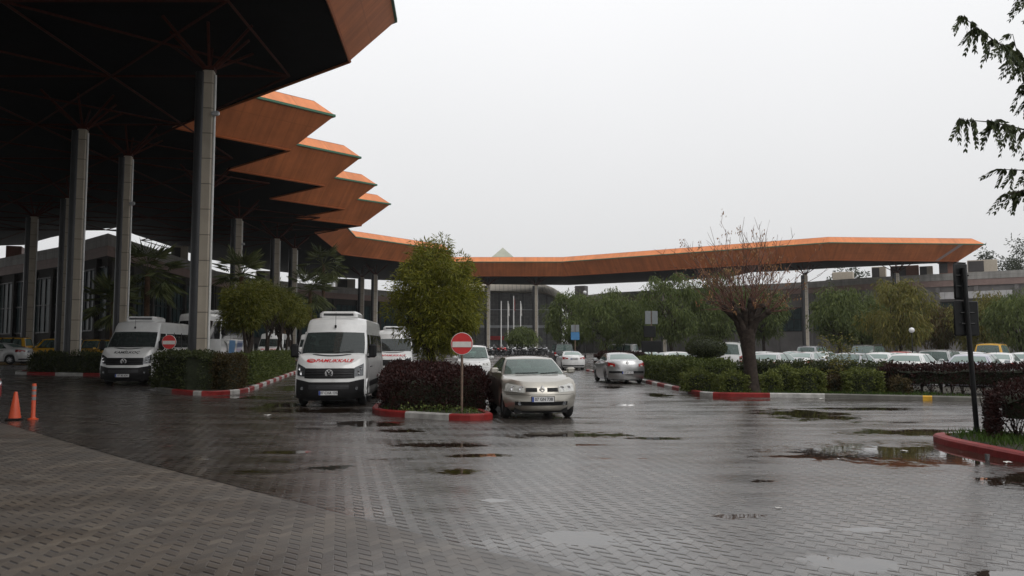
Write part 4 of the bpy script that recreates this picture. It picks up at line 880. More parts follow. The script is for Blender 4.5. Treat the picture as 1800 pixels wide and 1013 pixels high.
def car_details(fr, tl, plate=None, badge=None, rplate=None, rail=False):
    def f(root, bd, S, pm):
        F_, B_ = bd.front, bd.rear; hw = S['hw']
        for sg in (1, -1):
            # headlight and tail light
            xs = [sg * v for v in lin(fr['hx0'], fr['hx1'], 8)]; mb = MB(); k = lin(0, 1, 8)
            fpatch(mb, F_, xs, [fr['hz0'] + (fr['hz0b'] - fr['hz0']) * t for t in k], [fr['hz1'] + (fr['hz1b'] - fr['hz1']) * t for t in k], .012); o = mb.build('headlight', M['lamp'], root, 50)
            cx = (fr['hx0'] + fr['hx1']) / 2 - .05
            for dx_ in (-.09, .09): m2 = MB(); cz = (fr['hz0'] + fr['hz1'] + (fr['hz0b'] + fr['hz1b'])) / 4; m2.lathe([(.055, -.004), (.045, 0.0), (.001, .012)], 12, (sg * (cx + dx_), F_(cx + dx_, cz) - .016, cz), 'Y'); m2.build('lamp_reflector', M['chrome'], o, 40)
            xs = [sg * v for v in lin(tl['x0'], tl['x1'], 8)]; mb = MB(); fpatch(mb, B_, xs, lin(tl['z0'], tl['z0b'], 8), lin(tl['z1'], tl['z1b'], 8), .014, 3, 1)
            rows = []; y0 = B_(tl['x1'], tl['z0b']); 
            for y_ in lin(y0 + .01, y0 - tl.get('wrap', .18), 3): rows.append([(sg * (bd.side(min(y_, S['R'] - S['cr']), z) + .012), y_, z) for z in lin(tl['z0b'], tl['z1b'], 3)])
            mb.grid(rows); o = mb.build('tail_light', M['tail'], root, 50)
            mb = MB(); m_ = .5 * (tl['x0'] + tl['x1']); zz = tl['z0'] * .72 + tl['z1'] * .28; fpatch(mb, B_, [sg * v for v in lin(m_ - .06, m_ + .07, 3)], [zz - .025] * 4, [zz + .025] * 4, .02, 1, 1); mb.build('reversing_lamp', M['lamp'], o)
            mirror_part(root, sg * (S['gh']['xb'] + .05), S['gh']['wb1'] + .18, bd.ztop(S['gh']['wb1']) + .10, sg, pm)
        # grille(s), lower intake, bumper line
        for (x0, x1, z0, z1) in fr['grille']:
            mb = MB(); fpatch(mb, F_, lin(x0, x1, 6), [z0] * 7, [z1] * 7, .006, 2); gr_ = mb.build('grille', M['dark'], root, 40)
            mb = MB()
            for z in lin(z0 + .015, z1 - .015, 2): mb.tube([(x_, F_(x_, z) - .012, z) for x_ in lin(x0, x1, 5)], .006, 4)
            mb.build('grille_bars', M['steel'], gr_)
        mb = MB(); fpatch(mb, F_, lin(-fr['iw'], fr['iw'], 10), [fr['iz0']] * 11, [fr['iz1']] * 11, .006, 2); mb.build('lower_intake', M['dark'], root, 40)
        for sg in (1, -1):
            mb = MB(); xf = fr['iw'] - .10; mb.lathe([(.05, .0), (.042, -.01), (.001, -.006)], 12, (sg * xf, F_(xf, (fr['iz0'] + fr['iz1']) / 2) - .012, (fr['iz0'] + fr['iz1']) / 2), 'Y'); mb.build('fog_lamp', M['lampdark'], root)
        mb = MB(); fpatch(mb, B_, lin(-hw * .93, hw * .93, 16), [tl['bz0']] * 17, [tl['bz1']] * 17, .01, 2, 1); mb.build('rear_bumper_strip', M['dark'], root, 40)
        plate_part(root, F_, fr['pz'], plate); plate_part(root, B_, tl['pz'], rplate, 1)
        g = S['gh']; wipers(root, bd, g)
        ya, yb = g['wb1'] + .2, g['rb1'] - .15
        seams(root, bd, (S['yf'] + .47, .1 + (S['yf'] + S['yr']) / 2 + .1, S['yr'] - .38), S['sill'] + .08, 1.2, [((S['yf'] + S['yr']) / 2 + .02, bd.ztop(0) - .12), (S['yr'] - .52, bd.ztop(0) - .11)])
        mb = MB()
        for sg in (1, -1): mb.grid([[(sg * (bd.side(y_, z) + .008), y_, z) for y_ in lin(S['yf'] + .45, S['yr'] - .45, 6)] for z in (S['sill'] + .17, S['sill'] + .25)])
        mb.build('side_moulding', pm if fr.get('mould') else M['dark'], root)
        # hood line and bumper gap
        mb = MB(); zz = fr['pz'] + .10; mb.tube([(x_, F_(x_, zz) - .001, zz) for x_ in lin(-hw * .9, hw * .9, 16)], .005, 4); mb.build('panel_gap', M['dark'], root)
        seats(root, (-.36, .36), (.1 + g['wt1'] + .35,), bd.ztop(0) - .15, 1.28 if S['H'] < 1.6 else 1.5); seats(root, (-.36, .36), (g['rt1'] - .25,), bd.ztop(0) - .15, 1.24 if S['H'] < 1.6 else 1.45)
        mb = MB(); mb.bbox((0, g['wb1'] + .22, bd.ztop(g['wb1']) + .02), (1.25, .4, .12), .04); mb.build('dashboard', M['inter'], root); mb = MB(); mb.lathe([(.17, .015), (.185, 0), (.17, -.015)], 16, (-.36, g['wb1'] + .48, bd.ztop(g['wb1']) + .07), 'Y'); mb.build('steering_wheel', M['dark'], root)
        mb = MB(); mb.bbox((0, g['wt1'] + .05, tab(g['roofz'], g['wt1']) - .07), (.22, .05, .07), .015); mb.build('rear_view_mirror', M['dark'], root)
        mb = MB(); ra = g['rt1'] - .1; za = tab(g['roofz'], ra) + .05; mb.tube([(0, ra, za - .03), (0, ra + .16, za + .22)], .006, 4); mb.build('aerial', M['dark'], root)
        if rail:
            for sg in (1, -1):
                mb = MB(); ys_ = lin(g['wt1'] + .25, g['rt1'] - .15, 6); mb.tube([(sg * g['xt'] * .9, y_, tab(g['roofz'], y_) + .06) for y_ in ys_], .016, 5)
                for y_ in (ys_[0], ys_[3], ys_[-1]): mb.tube([(sg * g['xt'] * .9, y_, tab(g['roofz'], y_)), (sg * g['xt'] * .9, y_, tab(g['roofz'], y_) + .06)], .014, 4)
                mb.build('roof_rail', M['steel'], root)
        if badge: badge(root, bd, fr)
    return f
LV = [(0, .09, .12, .10), (.12, .03, .03, .02), (.35, 0, 0, 0), (.62, .0, .035, .02), (.8, .018, .08, .05), (.93, .045, .15, .09), (1, .095, .24, .15)]
def diamond_badge(root, bd, fr):
    for (fn, sg, z) in ((bd.front, -1, fr['bz']), (bd.rear, 1, fr.get('rbz', .93))):
        mb = MB(); y_ = fn(0, z) + sg * .022; a = [(0, .10), (.072, 0), (0, -.10), (-.072, 0)]; b_ = [(p[0] * .5, p[1] * .5) for p in a]
        for i in range(4):
            j = (i + 1) % 4; mb.face([(a[i][0], y_, z + a[i][1]), (a[j][0], y_, z + a[j][1]), (b_[j][0], y_ + sg * .012, z + b_[j][1]), (b_[i][0], y_ + sg * .012, z + b_[i][1])])
            mb.face([(a[i][0], y_, z + a[i][1]), (a[j][0], y_, z + a[j][1]), (a[j][0], y_ - sg * .02, z + a[j][1]), (a[i][0], y_ - sg * .02, z + a[i][1])])
        mb.build('emblem', M['badge'], root)
root_paint = [M['beige']]
FRM = dict(hx0=.40, hx1=.84, hz0=.622, hz0b=.65, hz1=.768, hz1b=.845, grille=[(-.38, -.12, .645, .735), (.12, .38, .645, .735)], iw=.62, iz0=.33, iz1=.42, pz=.475, bz=.70, rbz=.98, mould=True)
HATCH = dict(F=2.1, R=2.1, hw=.885, H=1.46, sill=.2, wr=.315, tw=.2, yf=-1.24, yr=1.36, cf=.50, nf=2.6, cr=.35, nr=2.6, crown=.045, levels=LV,
             ztop=[(-2.1, .79), (-1.9, .85), (-1.55, .92), (-1.1, .985), (-.95, 1.0), (1.5, 1.07), (2.1, 1.06)],
             gh=dict(wb0=-1.22, wb1=-.86, wt0=-.32, wt1=-.14, xb=.79, xt=.60, rb0=1.88, rb1=1.68, rt0=1.42, rt1=1.28, crown=.045, roofz=[(-.35, 1.355), (0, 1.40), (.5, 1.415), (1.0, 1.385), (1.45, 1.32)], side=[('p', 0, .05), ('g', .05, .46), ('k', .46, .52), ('g', .52, .88), ('p', .88, 1)]),
             details=None)
TLH = dict(x0=.55, x1=.82, z0=.82, z0b=.84, z1=1.0, z1b=1.02, bz0=.52, bz1=.60, pz=.76)
HATCH['details'] = car_details(FRM, TLH, '07 GN 738', diamond_badge)
SEDAN = dict(F=2.24, R=2.26, hw=.885, H=1.46, sill=.2, wr=.315, tw=.2, yf=-1.38, yr=1.32, cf=.50, nf=2.6, cr=.38, nr=2.6, crown=.045, levels=LV,
             ztop=[(-2.24, .79), (-2.0, .85), (-1.6, .93), (-1.2, .985), (-1.0, 1.0), (1.2, 1.07), (1.6, 1.09), (2.0, 1.085), (2.26, 1.05)],
             gh=dict(wb0=-1.3, wb1=-.95, wt0=-.42, wt1=-.22, xb=.79, xt=.60, rb0=1.72, rb1=1.5, rt0=.98, rt1=.86, crown=.045, roofz=[(-.45, 1.355), (0, 1.405), (.4, 1.41), (1.0, 1.35)], side=[('p', 0, .05), ('g', .05, .44), ('k', .44, .50), ('g', .50, .86), ('p', .86, 1)]))
TLS = dict(x0=.56, x1=.84, z0=.80, z0b=.82, z1=.93, z1b=1.0, bz0=.50, bz1=.60, pz=.53)
FRS = dict(FRM); FRS['grille'] = [(-.40, .40, .62, .72)]
SED2 = dict(SEDAN); SEDAN['details'] = car_details(FRM, TLS, None, diamond_badge, '07 AY 512')
SED2['details'] = car_details(FRS, dict(x0=.46, x1=.84, z0=.84, z0b=.82, z1=.93, z1b=1.0, bz0=.30, bz1=.38, pz=.86), None, None, '07 KL 804')
MPV = dict(F=2.15, R=2.2, hw=.89, H=1.83, sill=.22, wr=.315, tw=.2, yf=-1.3, yr=1.36, cf=.46, nf=2.6, cr=.2, nr=3, crown=.04, levels=[(0, .09, .12, .06), (.12, .03, .03, .02), (.35, 0, 0, 0), (.62, .0, .03, .02), (.8, .015, .07, .03), (.93, .03, .13, .05), (1, .06, .2, .07)],
           ztop=[(-2.15, .88), (-1.9, .95), (-1.5, 1.03), (-1.25, 1.07), (2.2, 1.10)],
           gh=dict(wb0=-1.42, wb1=-1.08, wt0=-.72, wt1=-.52, xb=.83, xt=.68, rb0=2.1, rb1=2.02, rt0=1.95, rt1=1.87, crown=.05, roofz=[(-.75, 1.70), (-.2, 1.77), (1, 1.79), (2, 1.74)], side=[('p', 0, .03), ('g', .03, .34), ('k', .34, .38), ('g', .38, .66), ('k', .66, .71), ('g', .71, .95), ('p', .95, 1)]))
FRV = dict(hx0=.45, hx1=.82, hz0=.70, hz0b=.74, hz1=.86, hz1b=.93, grille=[(-.42, .42, .66, .74)], iw=.6, iz0=.32, iz1=.46, pz=.53, bz=.8, mould=False)
MPV['details'] = car_details(FRV, dict(x0=.70, x1=.85, z0=.8, z0b=.8, z1=1.12, z1b=1.12, bz0=.42, bz1=.55, pz=.62, wrap=.1), '07 DV 391', None, None, True)
# --- the big minibuses
def ring_logo(root, bd, z, r=.11):
    mb = MB(); y_ = bd.front(0, z) - .03; mb.lathe([(r, 0), (r * .98, -.012), (r * .86, -.012), (r * .84, 0)], 24, (0, y_, z), 'Y')
    for pts in ([(-.42, .72), (-.02, -.12 + .22), (0, .1), (.02, .1), (.42, .72)], [(-.78, .38), (-.42, -.72), (0, .0), (.42, -.72), (.78, .38)]):
        mb.tube([(p[0] * r, y_ - .012, z + p[1] * r) for p in pts], r * .075, 4)
    o = mb.build('emblem', M['badge'], root, 50); d = MB(); d.lathe([(r * .86, .002), (.001, .002)], 24, (0, y_, z), 'Y'); d.build('emblem_back', M['dark'], o)
def van_details(txt, shear, tm, plate, logo):
    def f(root, bd, S, pm):
        F_ = bd.front; hw = S['hw']
        mb = MB(); fpatch(mb, F_, lin(-.955, .955, 24), [.24] * 25, [.70 if abs(x_) < .55 else .70 + .08 * (abs(x_) - .55) / .4 for x_ in lin(-.955, .955, 24)], .02, 4); mb.build('front_bumper', M['dark'], root, 45)
        mb = MB(); fpatch(mb, F_, lin(-.56, .56, 10), [.50] * 11, [.63] * 11, .03, 2); mb.build('bumper_intake', M['ink'], root)
        mb = MB(); fpatch(mb, F_, lin(-.70, .70, 16), [.80 + .04 * max(0, abs(x_) - .5) for x_ in lin(-.7, .7, 16)], [1.085] * 17, .012, 3); mb.build('grille', M['dark'], root, 45)
        mb = MB()
        for z in (.86, .93, 1.0): mb.tube([(x_, F_(x_, z) - .022, z) for x_ in lin(-.66, .66, 10)], .012, 4)
        mb.build('grille_bars', M['steel'], root)
        for sg in (1, -1):
            k = lin(0, 1, 6); mb = MB(); fpatch(mb, F_, [sg * v for v in lin(.69, .93, 6)], [.85 + .03 * t for t in k], [1.10 + .12 * t for t in k], .024, 3); o = mb.build('headlight', M['lampdark'], root, 50)
            m2 = MB(); m2.lathe([(.06, -.004), (.05, 0), (.001, .012)], 12, (sg * .78, F_(.78, .95) - .03, .95), 'Y'); m2.build('lamp_reflector', M['chrome'], o); m2 = MB(); m2.lathe([(.05, -.004), (.04, 0), (.001, .012)], 12, (sg * .84, F_(.84, 1.07) - .03, 1.07), 'Y'); m2.build('lamp_reflector', M['chrome'], o)
            mb = MB(); mb.bbox((sg * 1.13, S['gh']['wb1'] + .12, 1.58), (.22, .14, .40), .05); mb.tube([(sg * .93, S['gh']['wb1'] + .2, 1.40), (sg * 1.06, S['gh']['wb1'] + .12, 1.40)], .03, 5); o = mb.build('side_mirror', M['dark'], root, 40); m = MB(); m.box((sg * 1.13, S['gh']['wb1'] + .195, 1.58), (.17, .006, .33)); m.build('mirror_glass', M['chrome'], o)
            mb = MB(); mb.grid([[(sg * (bd.side(y_, z) + .012), y_, z) for y_ in lin(S['yf'] + .5, S['yr'] - .5, 8)] for z in (.52, .60, .68)]); mb.build('side_moulding', M['dark'], root)
            mb = MB(); mb.lathe([(.05, 0), (.04, -.01), (.001, -.008)], 10, (sg * .76, F_(.76, .52) - .03, .52), 'Y'); mb.build('fog_lamp', M['lampdark'], root)
            # wheel arch lips
            for ya in (S['yf'], S['yr']):
                mb = MB(); ra = S['wr'] + .07; mb.tube([(sg * (bd.side(ya, .6) - .01), ya + ra * math.cos(a), max(.3, S['wr'] + ra * math.sin(a))) for a in lin(.0, PI, 12)], .03, 5); mb.build('arch_lip', pm, root, 50)
        plate_part(root, F_, .40, plate)
        ring_logo(root, bd, .945)
        # scuttle slot and lettering on the bonnet
        mb = MB(); ys_ = (-2.925, -2.885); mb.grid([[(x_, y_ + .22 * (x_ / .9) ** 2, bd.capz(x_, y_ + .22 * (x_ / .9) ** 2) + .008) for x_ in lin(-.55, .55, 8)] for y_ in ys_]); mb.build('bonnet_slot', M['ink'], root)
        def on(a, b): y_ = -3.065 + b * .80 + .07 * (a / .9) ** 2; return (a, y_, bd.capz(a, y_) + .012)
        tpart('lettering', txt, .165, lambda a, b: on(a + (.09 if logo else 0), b), tm, root, shear=shear, sx=1.12, bold=.004)
        if logo:
            mb = MB(); n_ = 18; mb.face([on(-.55 + .13 * math.cos(2 * PI * k / n_), .075 * math.sin(2 * PI * k / n_)) for k in range(n_)]); mb.build('oval_logo', tm, root)
            mb = MB(); q = lambda a, b: tuple(Vector(on(a, b)) + Vector((0, -.003, .006)))
            for k in range(3): mb.tube([q(-.62 + .02 * k, .03 - .03 * k), q(-.55, .035 - .03 * k), q(-.47, .02 - .03 * k)], .006, 4)
            mb.build('logo_lines', M['signwhite'], root)
        mb = MB(); p = Vector((0, -2.14, 2.30)); mb.bbox(p, (.06, .05, .09), .015); mb.tube([p, p + Vector((0, .04, .42))], .006, 4); mb.build('roof_aerial', M['dark'], root)
        # roof air conditioner
        mb = MB(); mb.bbox((0, -.75, 2.655), (1.15, 1.5, .25), .07); o = mb.build('roof_air_conditioner', M['white'], root, 30); m = MB(); m.box((0, -1.505, 2.68), (.9, .012, .07)); m.build('vent', M['steel'], o)
        wipers(root, bd, S['gh']); seams(root, bd, (-2.35, -1.32, -.05, 1.3), .62, 1.34, [(-1.5, 1.1), (-1.15, 1.1)])
        mb = MB(); mb.bbox((0, -2.35, 1.48), (1.6, .5, .14), .05); mb.build('dashboard', M['inter'], root)
        seats(root, (-.5, .5), (-1.3, -.1, .9, 1.9), 1.2, 1.85)
        mb = MB(); mb.lathe([(.2, .015), (.215, 0), (.2, -.015)], 16, (.42, -2.0, 1.5), 'Y'); mb.build('steering_wheel', M['dark'], root)
        mb = MB(); mb.box((.10, -2.15, 1.82), (.09, .01, .26), 0, .25); mb.build('red_pennant', M['logored'], root); mb = MB(); mb.bbox((.1, -2.2, 1.98), (.24, .05, .07), .02); mb.build('rear_view_mirror', M['chrome'], root)
        for sx_ in (-.35, .12): 
            mb = MB(); mb.box((sx_, -2.42, 1.56), (.26, .2, .02), .3); mb.build('papers', M['signwhite'], root)
    return f
VAN = dict(F=3.45, R=3.45, hw=.99, H=2.6, sill=.24, wr=.34, tw=.22, yf=-2.42, yr=1.9, cf=.42, nf=3.0, cr=.12, nr=4, crown=.06, gap=.07, ny=60, levels=[(0, .05, .06, .05), (.1, .015, .0, .02), (.35, 0, 0, 0), (.55, .0, .03, .01), (.8, .012, .09, .02), (.94, .03, .16, .02), (1, .055, .24, .03)],
           ztop=[(-3.45, 1.08), (-3.22, 1.13), (-2.84, 1.43), (-2.66, 1.48), (3.45, 1.48)],
           gh=dict(wb0=-2.98 + .14, wb1=-2.56, wt0=-2.18, wt1=-1.95, xb=.955, xt=.885, rb0=3.38, rb1=3.34, rt0=3.34, rt1=3.30, crown=.02, roofz=[(-2.2, 2.13), (3.4, 2.15)], wv=(.03, .97), rv=(.05, .95), sg=None, side=[('p', 0, .03), ('g', .03, .17), ('p', .17, .2), ('g', .2, .40), ('k', .40, .42), ('g', .42, .62), ('k', .62, .64), ('g', .64, .84), ('k', .84, .86), ('g', .86, .97), ('p', .97, 1)],
                   rings=[(.22, .985, .17, .02), (.36, .955, .33, .06), (.41, .90, .5, .14)], dws='vglass'))
VAN['gh']['sg'] = M['dglass']
def van_spec(*a): s = dict(VAN); s['details'] = van_details(*a); return s
AX = R(4.5)
vehicle('minibus', 'white minibus with red lettering on its bonnet, front facing out beside the round island', 'minibus', van_spec('PAMUKKALE', .35, M['logored'], '07 CHA 135', True), (-5.42, 26.55, 0), AX, M['white'], 'white minibuses with roof air conditioners')
vehicle('minibus', 'white minibus with black lettering on its bonnet, in shade behind the left hedge', 'minibus', van_spec('KAMİLKOÇ', .15, M['ink'], '07 BS 624', False), G(-15.6, 35.5), R(7), M['white'], 'white minibuses with roof air conditioners')
v3_ = vehicle('minibus', 'white minibus parked behind the red-lettered one, seen left of the feathery tree stems', 'minibus', van_spec('PAMUKKALE', .35, M['logored'], '07 CHB 220', True), (-6.15, 43.6, gz(-6.15, 43.6)), AX, M['white'], 'white minibuses with roof air conditioners')
clone(v3_, G(-19.6, 68), R(8), 'white minibus behind the small trees, just right of the blue-striped coach', 'white minibuses with roof air conditioners')
clone(v3_, G(-16.9, 70), R(8), 'white minibus behind the small trees, partly hidden by the red-lettered one', 'white minibuses with roof air conditioners')
root_paint[0] = M['beige']
vehicle('hatchback_car', 'beige hatchback facing forward beside the round red and white kerb', 'car', HATCH, (.42, 21.1, 0), R(8), M['beige'])
root_paint[0] = M['silver']
sed = vehicle('saloon_car', 'silver saloon seen from behind beside the striped right kerb', 'car', SEDAN, (5.17, 40.3, 0), PI + AX, M['silver'])
sw = vehicle('saloon_car', 'white saloon with red tail lights parked on the far right of the roadway', 'car', SED2, G(4.55, 64.6), PI + AX, M['white'])
root_paint[0] = M['white']
mp = vehicle('compact_van', 'white compact van parked behind the no-entry sign', 'van', MPV, (-2.15, 45.2, 0), AX, M['white'])
g1 = 'cars parked along the roadway'
clone(sw, G(-2.55, 53.5), AX, 'white saloon just behind the white compact van', g1, M['white'])
clone(mp, G(4.5, 75), PI + AX, 'black people carrier just beyond the white saloon with red tail lights', g1, M['black'], (1.06, 1, 1.08))
clone(mp, G(10.2, 80), PI + R(60), 'white van side-on behind a thin tree trunk, beyond the silver saloon', g1, M['white'], (1, 1, 1.0))
clone(sw, G(-34.8, 55.6), R(-90), 'white saloon side-on in the shade at the left edge', g1, M['white'])
hb = vehicle('hatchback_car', 'red hatchback just entering at the left edge beside the orange cone', 'car', dict(HATCH, details=car_details(FRS, TLH, None, None)), (-13.62, 18.8, gz(-13.6, 18.8)), R(70), M['red'])
g2 = 'yellow taxis in the shade'
clone(mp, G(-35.2, 63), R(-75), 'yellow taxi with windows showing behind the low dark hedge', g2, M['yellow'])
clone(mp, G(-39.8, 64), R(-80), 'yellow taxi behind the white saloon at the left edge', g2, M['yellow'])
clone(mp, G(-32.3, 63.5), R(20), 'yellow taxi just right of the left clad column', g2, M['yellow'])
clone(mp, G(-29.6, 60.5), R(25), 'yellow taxi beside the black-lettered minibus', g2, M['yellow'])
# car park
g3 = 'cars parked in the right-hand car park'; A40 = R(-40)
LOT = [('h', 1362, 41.5, 'silver', A40, 'silver hatchback right of the bare tree trunk, first in the front row'), ('h', 1487, 38.5, 'grey', A40 + PI, 'grey hatchback behind the young pale plant'), ('h', 1602, 36.5, 'white', A40, 'white hatchback with broad rear window behind the start of the purple hedge'), ('h', 1712, 33.5, 'lilac', A40, 'lilac-grey hatchback right behind the black signpost'),
       ('s', 1416, 48, 'silver', A40, 'silver saloon left of the young pale plant, in the second row'), ('h', 1550, 45, 'white', A40, 'white hatchback between the grey and white front-row hatchbacks'), ('m', 1652, 43.5, 'silver', A40, 'silver people carrier behind the white hatchback with broad rear window', (1, 1, .86)), ('s', 1752, 39.5, 'white', A40, 'white saloon with a red tail light right of the lilac-grey hatchback'), ('h', 1800, 44, 'white', A40, 'white hatchback cut by the right edge of the photo'),
       ('s', 1443, 57, 'white', A40, 'white saloon behind the silver saloon of the second row'), ('s', 1580, 55, 'red', A40, 'red car roof with white neighbour behind the olive tree trunk'), ('s', 1638, 53, 'white', A40, 'white saloon roof beneath the street lamp'), ('h', 1708, 49, 'white', A40, 'white hatchback roof just right of the signpost, in the third row'), ('m', 1430, 64, 'grey', A40, 'grey people carrier beside the far clad column', (1, 1, 1)), ('m', 1518, 61, 'black', A40 + PI, 'black van with pale roof edge left of the olive tree trunk', (1.1, 1, 1.05)), ('m', 1742, 55, 'yellow', A40, 'yellow van right of the black signpost', (1, 1, 1.08)),
       ('h', 1196, 53, 'white', R(-80), 'white hatchback side-on left of the topiary ball'), ('m', 1284, 49, 'white', A40 + .3, 'tall white van between the topiary ball and the bare trunk', (1, 1, 1.10)), ('s', 1340, 56, 'white', A40, 'white saloon glimpsed just right of the bare trunk'), ('s', 1395, 63, 'silver', A40, 'silver saloon far back beneath the weeping trees'), ('s', 1245, 58, 'silver', A40, 'silver saloon hidden behind the topiary ball'), ('h', 1140, 70, 'white', R(-70), 'white hatchback far behind the twin grey signs'), ('s', 1590, 62, 'white', A40, 'white saloon farthest back beside the olive tree trunk'), ('h', 1680, 60, 'grey', A40, 'grey hatchback far back by the signpost')]
pro = {'h': hb, 's': sw, 'm': mp}
for t_ in LOT:
    k, px, Y, pn, rz_, lab = t_[:6]; clone(pro[k], G(px2x(px, Y), Y), rz_ + PI, lab, g3, M[pn], t_[6] if len(t_) > 6 else None)
# coach
def bus_details(root, bd, S, pm):
    F_ = bd.front
    mb = MB(); fpatch(mb, F_, lin(-1.1, 1.1, 14), [.3] * 15, [.5] * 15, .02, 2); mb.build('front_bumper', M['dark'], root)
    for sg in (1, -1):
        mb = MB(); fpatch(mb, F_, [sg * v for v in lin(.75, 1.12, 5)], [.65] * 6, [.85] * 6, .02, 2); mb.build('headlight', M['lampdark'], root)
        mb = MB(); mb.bbox((sg * 1.42, -6.0, 2.4), (.2, .15, .5), .05); mb.tube([(sg * 1.1, -5.7, 2.9), (sg * 1.42, -5.95, 2.75)], .03, 5); mb.build('side_mirror', M['dark'], root)
        for (y0, y1, m, sl) in ((-3.5, -1.6, 'signblue', .5), (-1.2, .8, 'blue', .8), (1.3, 2.4, 'lampm', .8), (2.8, 5, 'signblue', .6)):
            mb = MB(); rows = [[(sg * (bd.side(y_, z) + .008), y_ + sl * (z - .9), z) for y_ in lin(y0, y1, 3)] for z in lin(.85, 1.88, 3)]; mb.grid(rows); mb.build('side_stripe', M[m], root)
        mb = MB(); mb.tube([(sg * (bd.side(-4.6, 1.2) + .01), -4.6 + 1.1 * math.cos(a), .7 + 1.1 * math.sin(a)) for a in lin(.1, 1.6, 10)], .05, 5); mb.build('white_swoosh', M['white'], root)
    mb = MB(); mb.bbox((0, -1, 3.62), (1.7, 2.4, .22), .08); mb.build('roof_air_conditioner', M['white'], root); plate_part(root, F_, .45, None)
BUS = dict(F=6.0, R=6.0, hw=1.25, H=3.5, sill=.3, wr=.5, tw=.3, yf=-3.6, yr=3.0, cf=.35, nf=3, cr=.2, nr=4, crown=.02, ny=70, levels=[(0, .04, .05, .05), (.3, 0, 0, 0), (.8, .0, .03, .02), (1, .02, .07, .05)], ztop=[(-6, 1.92), (6, 1.92)],
           gh=dict(wb0=-5.9, wb1=-5.5, wt0=-5.5, wt1=-5.15, xb=1.23, xt=1.17, rb0=5.9, rb1=5.8, rt0=5.8, rt1=5.7, crown=.03, roofz=[(-6, 3.0), (6, 3.0)], wv=(.0, .95), rv=(.1, .9), side=[('g', 0, .24), ('k', .24, .25), ('g', .25, .49), ('k', .49, .5), ('g', .5, .74), ('k', .74, .75), ('g', .75, 1)], rings=[(.2, .99, .05, .04), (.33, .95, .12, .1), (.37, .88, .3, .2)], dark=True, dws='dglass'), details=bus_details)
vehicle('coach', 'white coach with blue slanted stripes behind the small trees on the left', 'coach', BUS, G(-18.6, 52), R(8.5), M['white'])
# motorbikes
def motorbike():
    root = thing('motorbike', '', 'motorbike', (0, 0, 0)); b = MB()
    for y_ in (-.62, .62):
        t = MB(); t.lathe([(.22, -.05), (.29, -.055), (.31, 0), (.29, .055), (.22, .05)], 16, (0, y_, .31), 'X'); o = t.build('wheel', M['tyre'], root, 50); r_ = MB(); r_.lathe([(.21, -.03), (.02, -.02), (.02, .02), (.21, .03)], 12, (0, y_, .31), 'X'); r_.build('rim', M['rim'], o)
    b.bbox((0, -.05, .48), (.26, .5, .3), .06); b.build('engine', M['steel'], root)
    b = MB(); b.bbox((0, -.12, .80), (.28, .5, .22), .08); b.bbox((0, -.6, .66), (.14, .45, .06), .02); b.bbox((0, .62, .72), (.18, .4, .1), .03); b.bbox((0, -.45, .85), (.3, .12, .3), .05); b.build('fairing', M['red'], root, 40)
    b = MB(); b.bbox((0, .38, .86), (.26, .7, .1), .04); b.build('saddle', M['dark'], root)
    b = MB(); b.tube([(-.35, -.3, 1.05), (-.15, -.42, 1.0), (.15, -.42, 1.0), (.35, -.3, 1.05)], .018, 5); b.tube([(-.07, -.62, .31), (-.07, -.42, .98)], .025, 5); b.tube([(.07, -.62, .31), (.07, -.42, .98)], .025, 5)
    for sg in (-1, 1): b.tube([(sg * .28, -.36, 1.04), (sg * .33, -.4, 1.24)], .01, 4); b.bbox((sg * .35, -.4, 1.26), (.13, .04, .09), .015)
    b.build('handlebar', M['chrome'], root, 40)
    return root
random.seed(8); moto = motorbike(); names = ['black', 'black', 'silver', 'black', 'red', 'red', 'black', 'silver', 'black', 'white', 'black', 'silver', 'black', 'grey']
desc = ['dark motorbike left of the row behind the white compact van', 'dark motorbike second from the left end of the row', 'silver motorbike near the left end of the row', 'dark motorbike just left of the bright red ones', 'bright red motorbike left of the other red one', 'bright red motorbike right of the other red one', 'dark motorbike just right of the red ones', 'silver motorbike in the middle of the row', 'dark motorbike beneath the low shrub-like tree', 'white motorbike beneath the low shrub-like tree', 'dark motorbike right of the white one', 'silver motorbike toward the right end of the row', 'dark motorbike next to the right end of the row', 'grey motorbike nearest the black people carrier']
for i, (pn, d_) in enumerate(zip(names, desc)):
    Y = 101 + random.uniform(-1, 1); p = G(px2x(842 + i * 8.6 + random.uniform(-1.5, 1.5), Y), Y)
    if i == 0: o = moto; o.location = p; o.rotation_euler = (0, 0, R(55)); o['label'] = d_; o['group'] = 'motorbikes parked in a row'
    else: clone(moto, p, R(55 + random.uniform(-20, 25)), d_, 'motorbikes parked in a row', M[pn])
for ch in moto.children:
    for sl in ch.material_slots:
        if sl.material.name.startswith('paint'): sl.link = 'OBJECT'; sl.material = M['black']
# ------------------------------------------------------------------ signs and street furniture
def no_entry(label, x_, y_, z, r, zb, rz=0):
    root = thing('no_entry_sign', label, 'road sign', (x_, y_, zb), rz, 'no-entry signs'); c = z - zb
    mb = MB(); mb.tube([(0, .04, 0), (0, .04, c + r * .8)], .03, 8); mb.build('pole', M['pole'], root, 50)
    mb = MB(); mb.lathe([(.001, .012), (r, .012), (r, -.002), (r * .985, -.006)], 40, (0, 0, c), 'Y'); mb.lathe([(r * .985, -.006), (r * .955, -.006)], 40, (0, 0, c), 'Y'); mb.build('rim', M['signwhite'], root)
    mb = MB(); mb.lathe([(r * .955, -.007), (.001, -.007)], 40, (0, 0, c), 'Y'); mb.build('red_disc', M['signred'], root)
    mb = MB(); mb.bbox((0, -.012, c - .02), (r * 1.72, .008, r * .5), .003); mb.build('white_bar', M['signwhite'], root)
no_entry('red no-entry sign on a rusty pole at the round island kerb', -1.18, 19.35, 1.76, .262, .12)
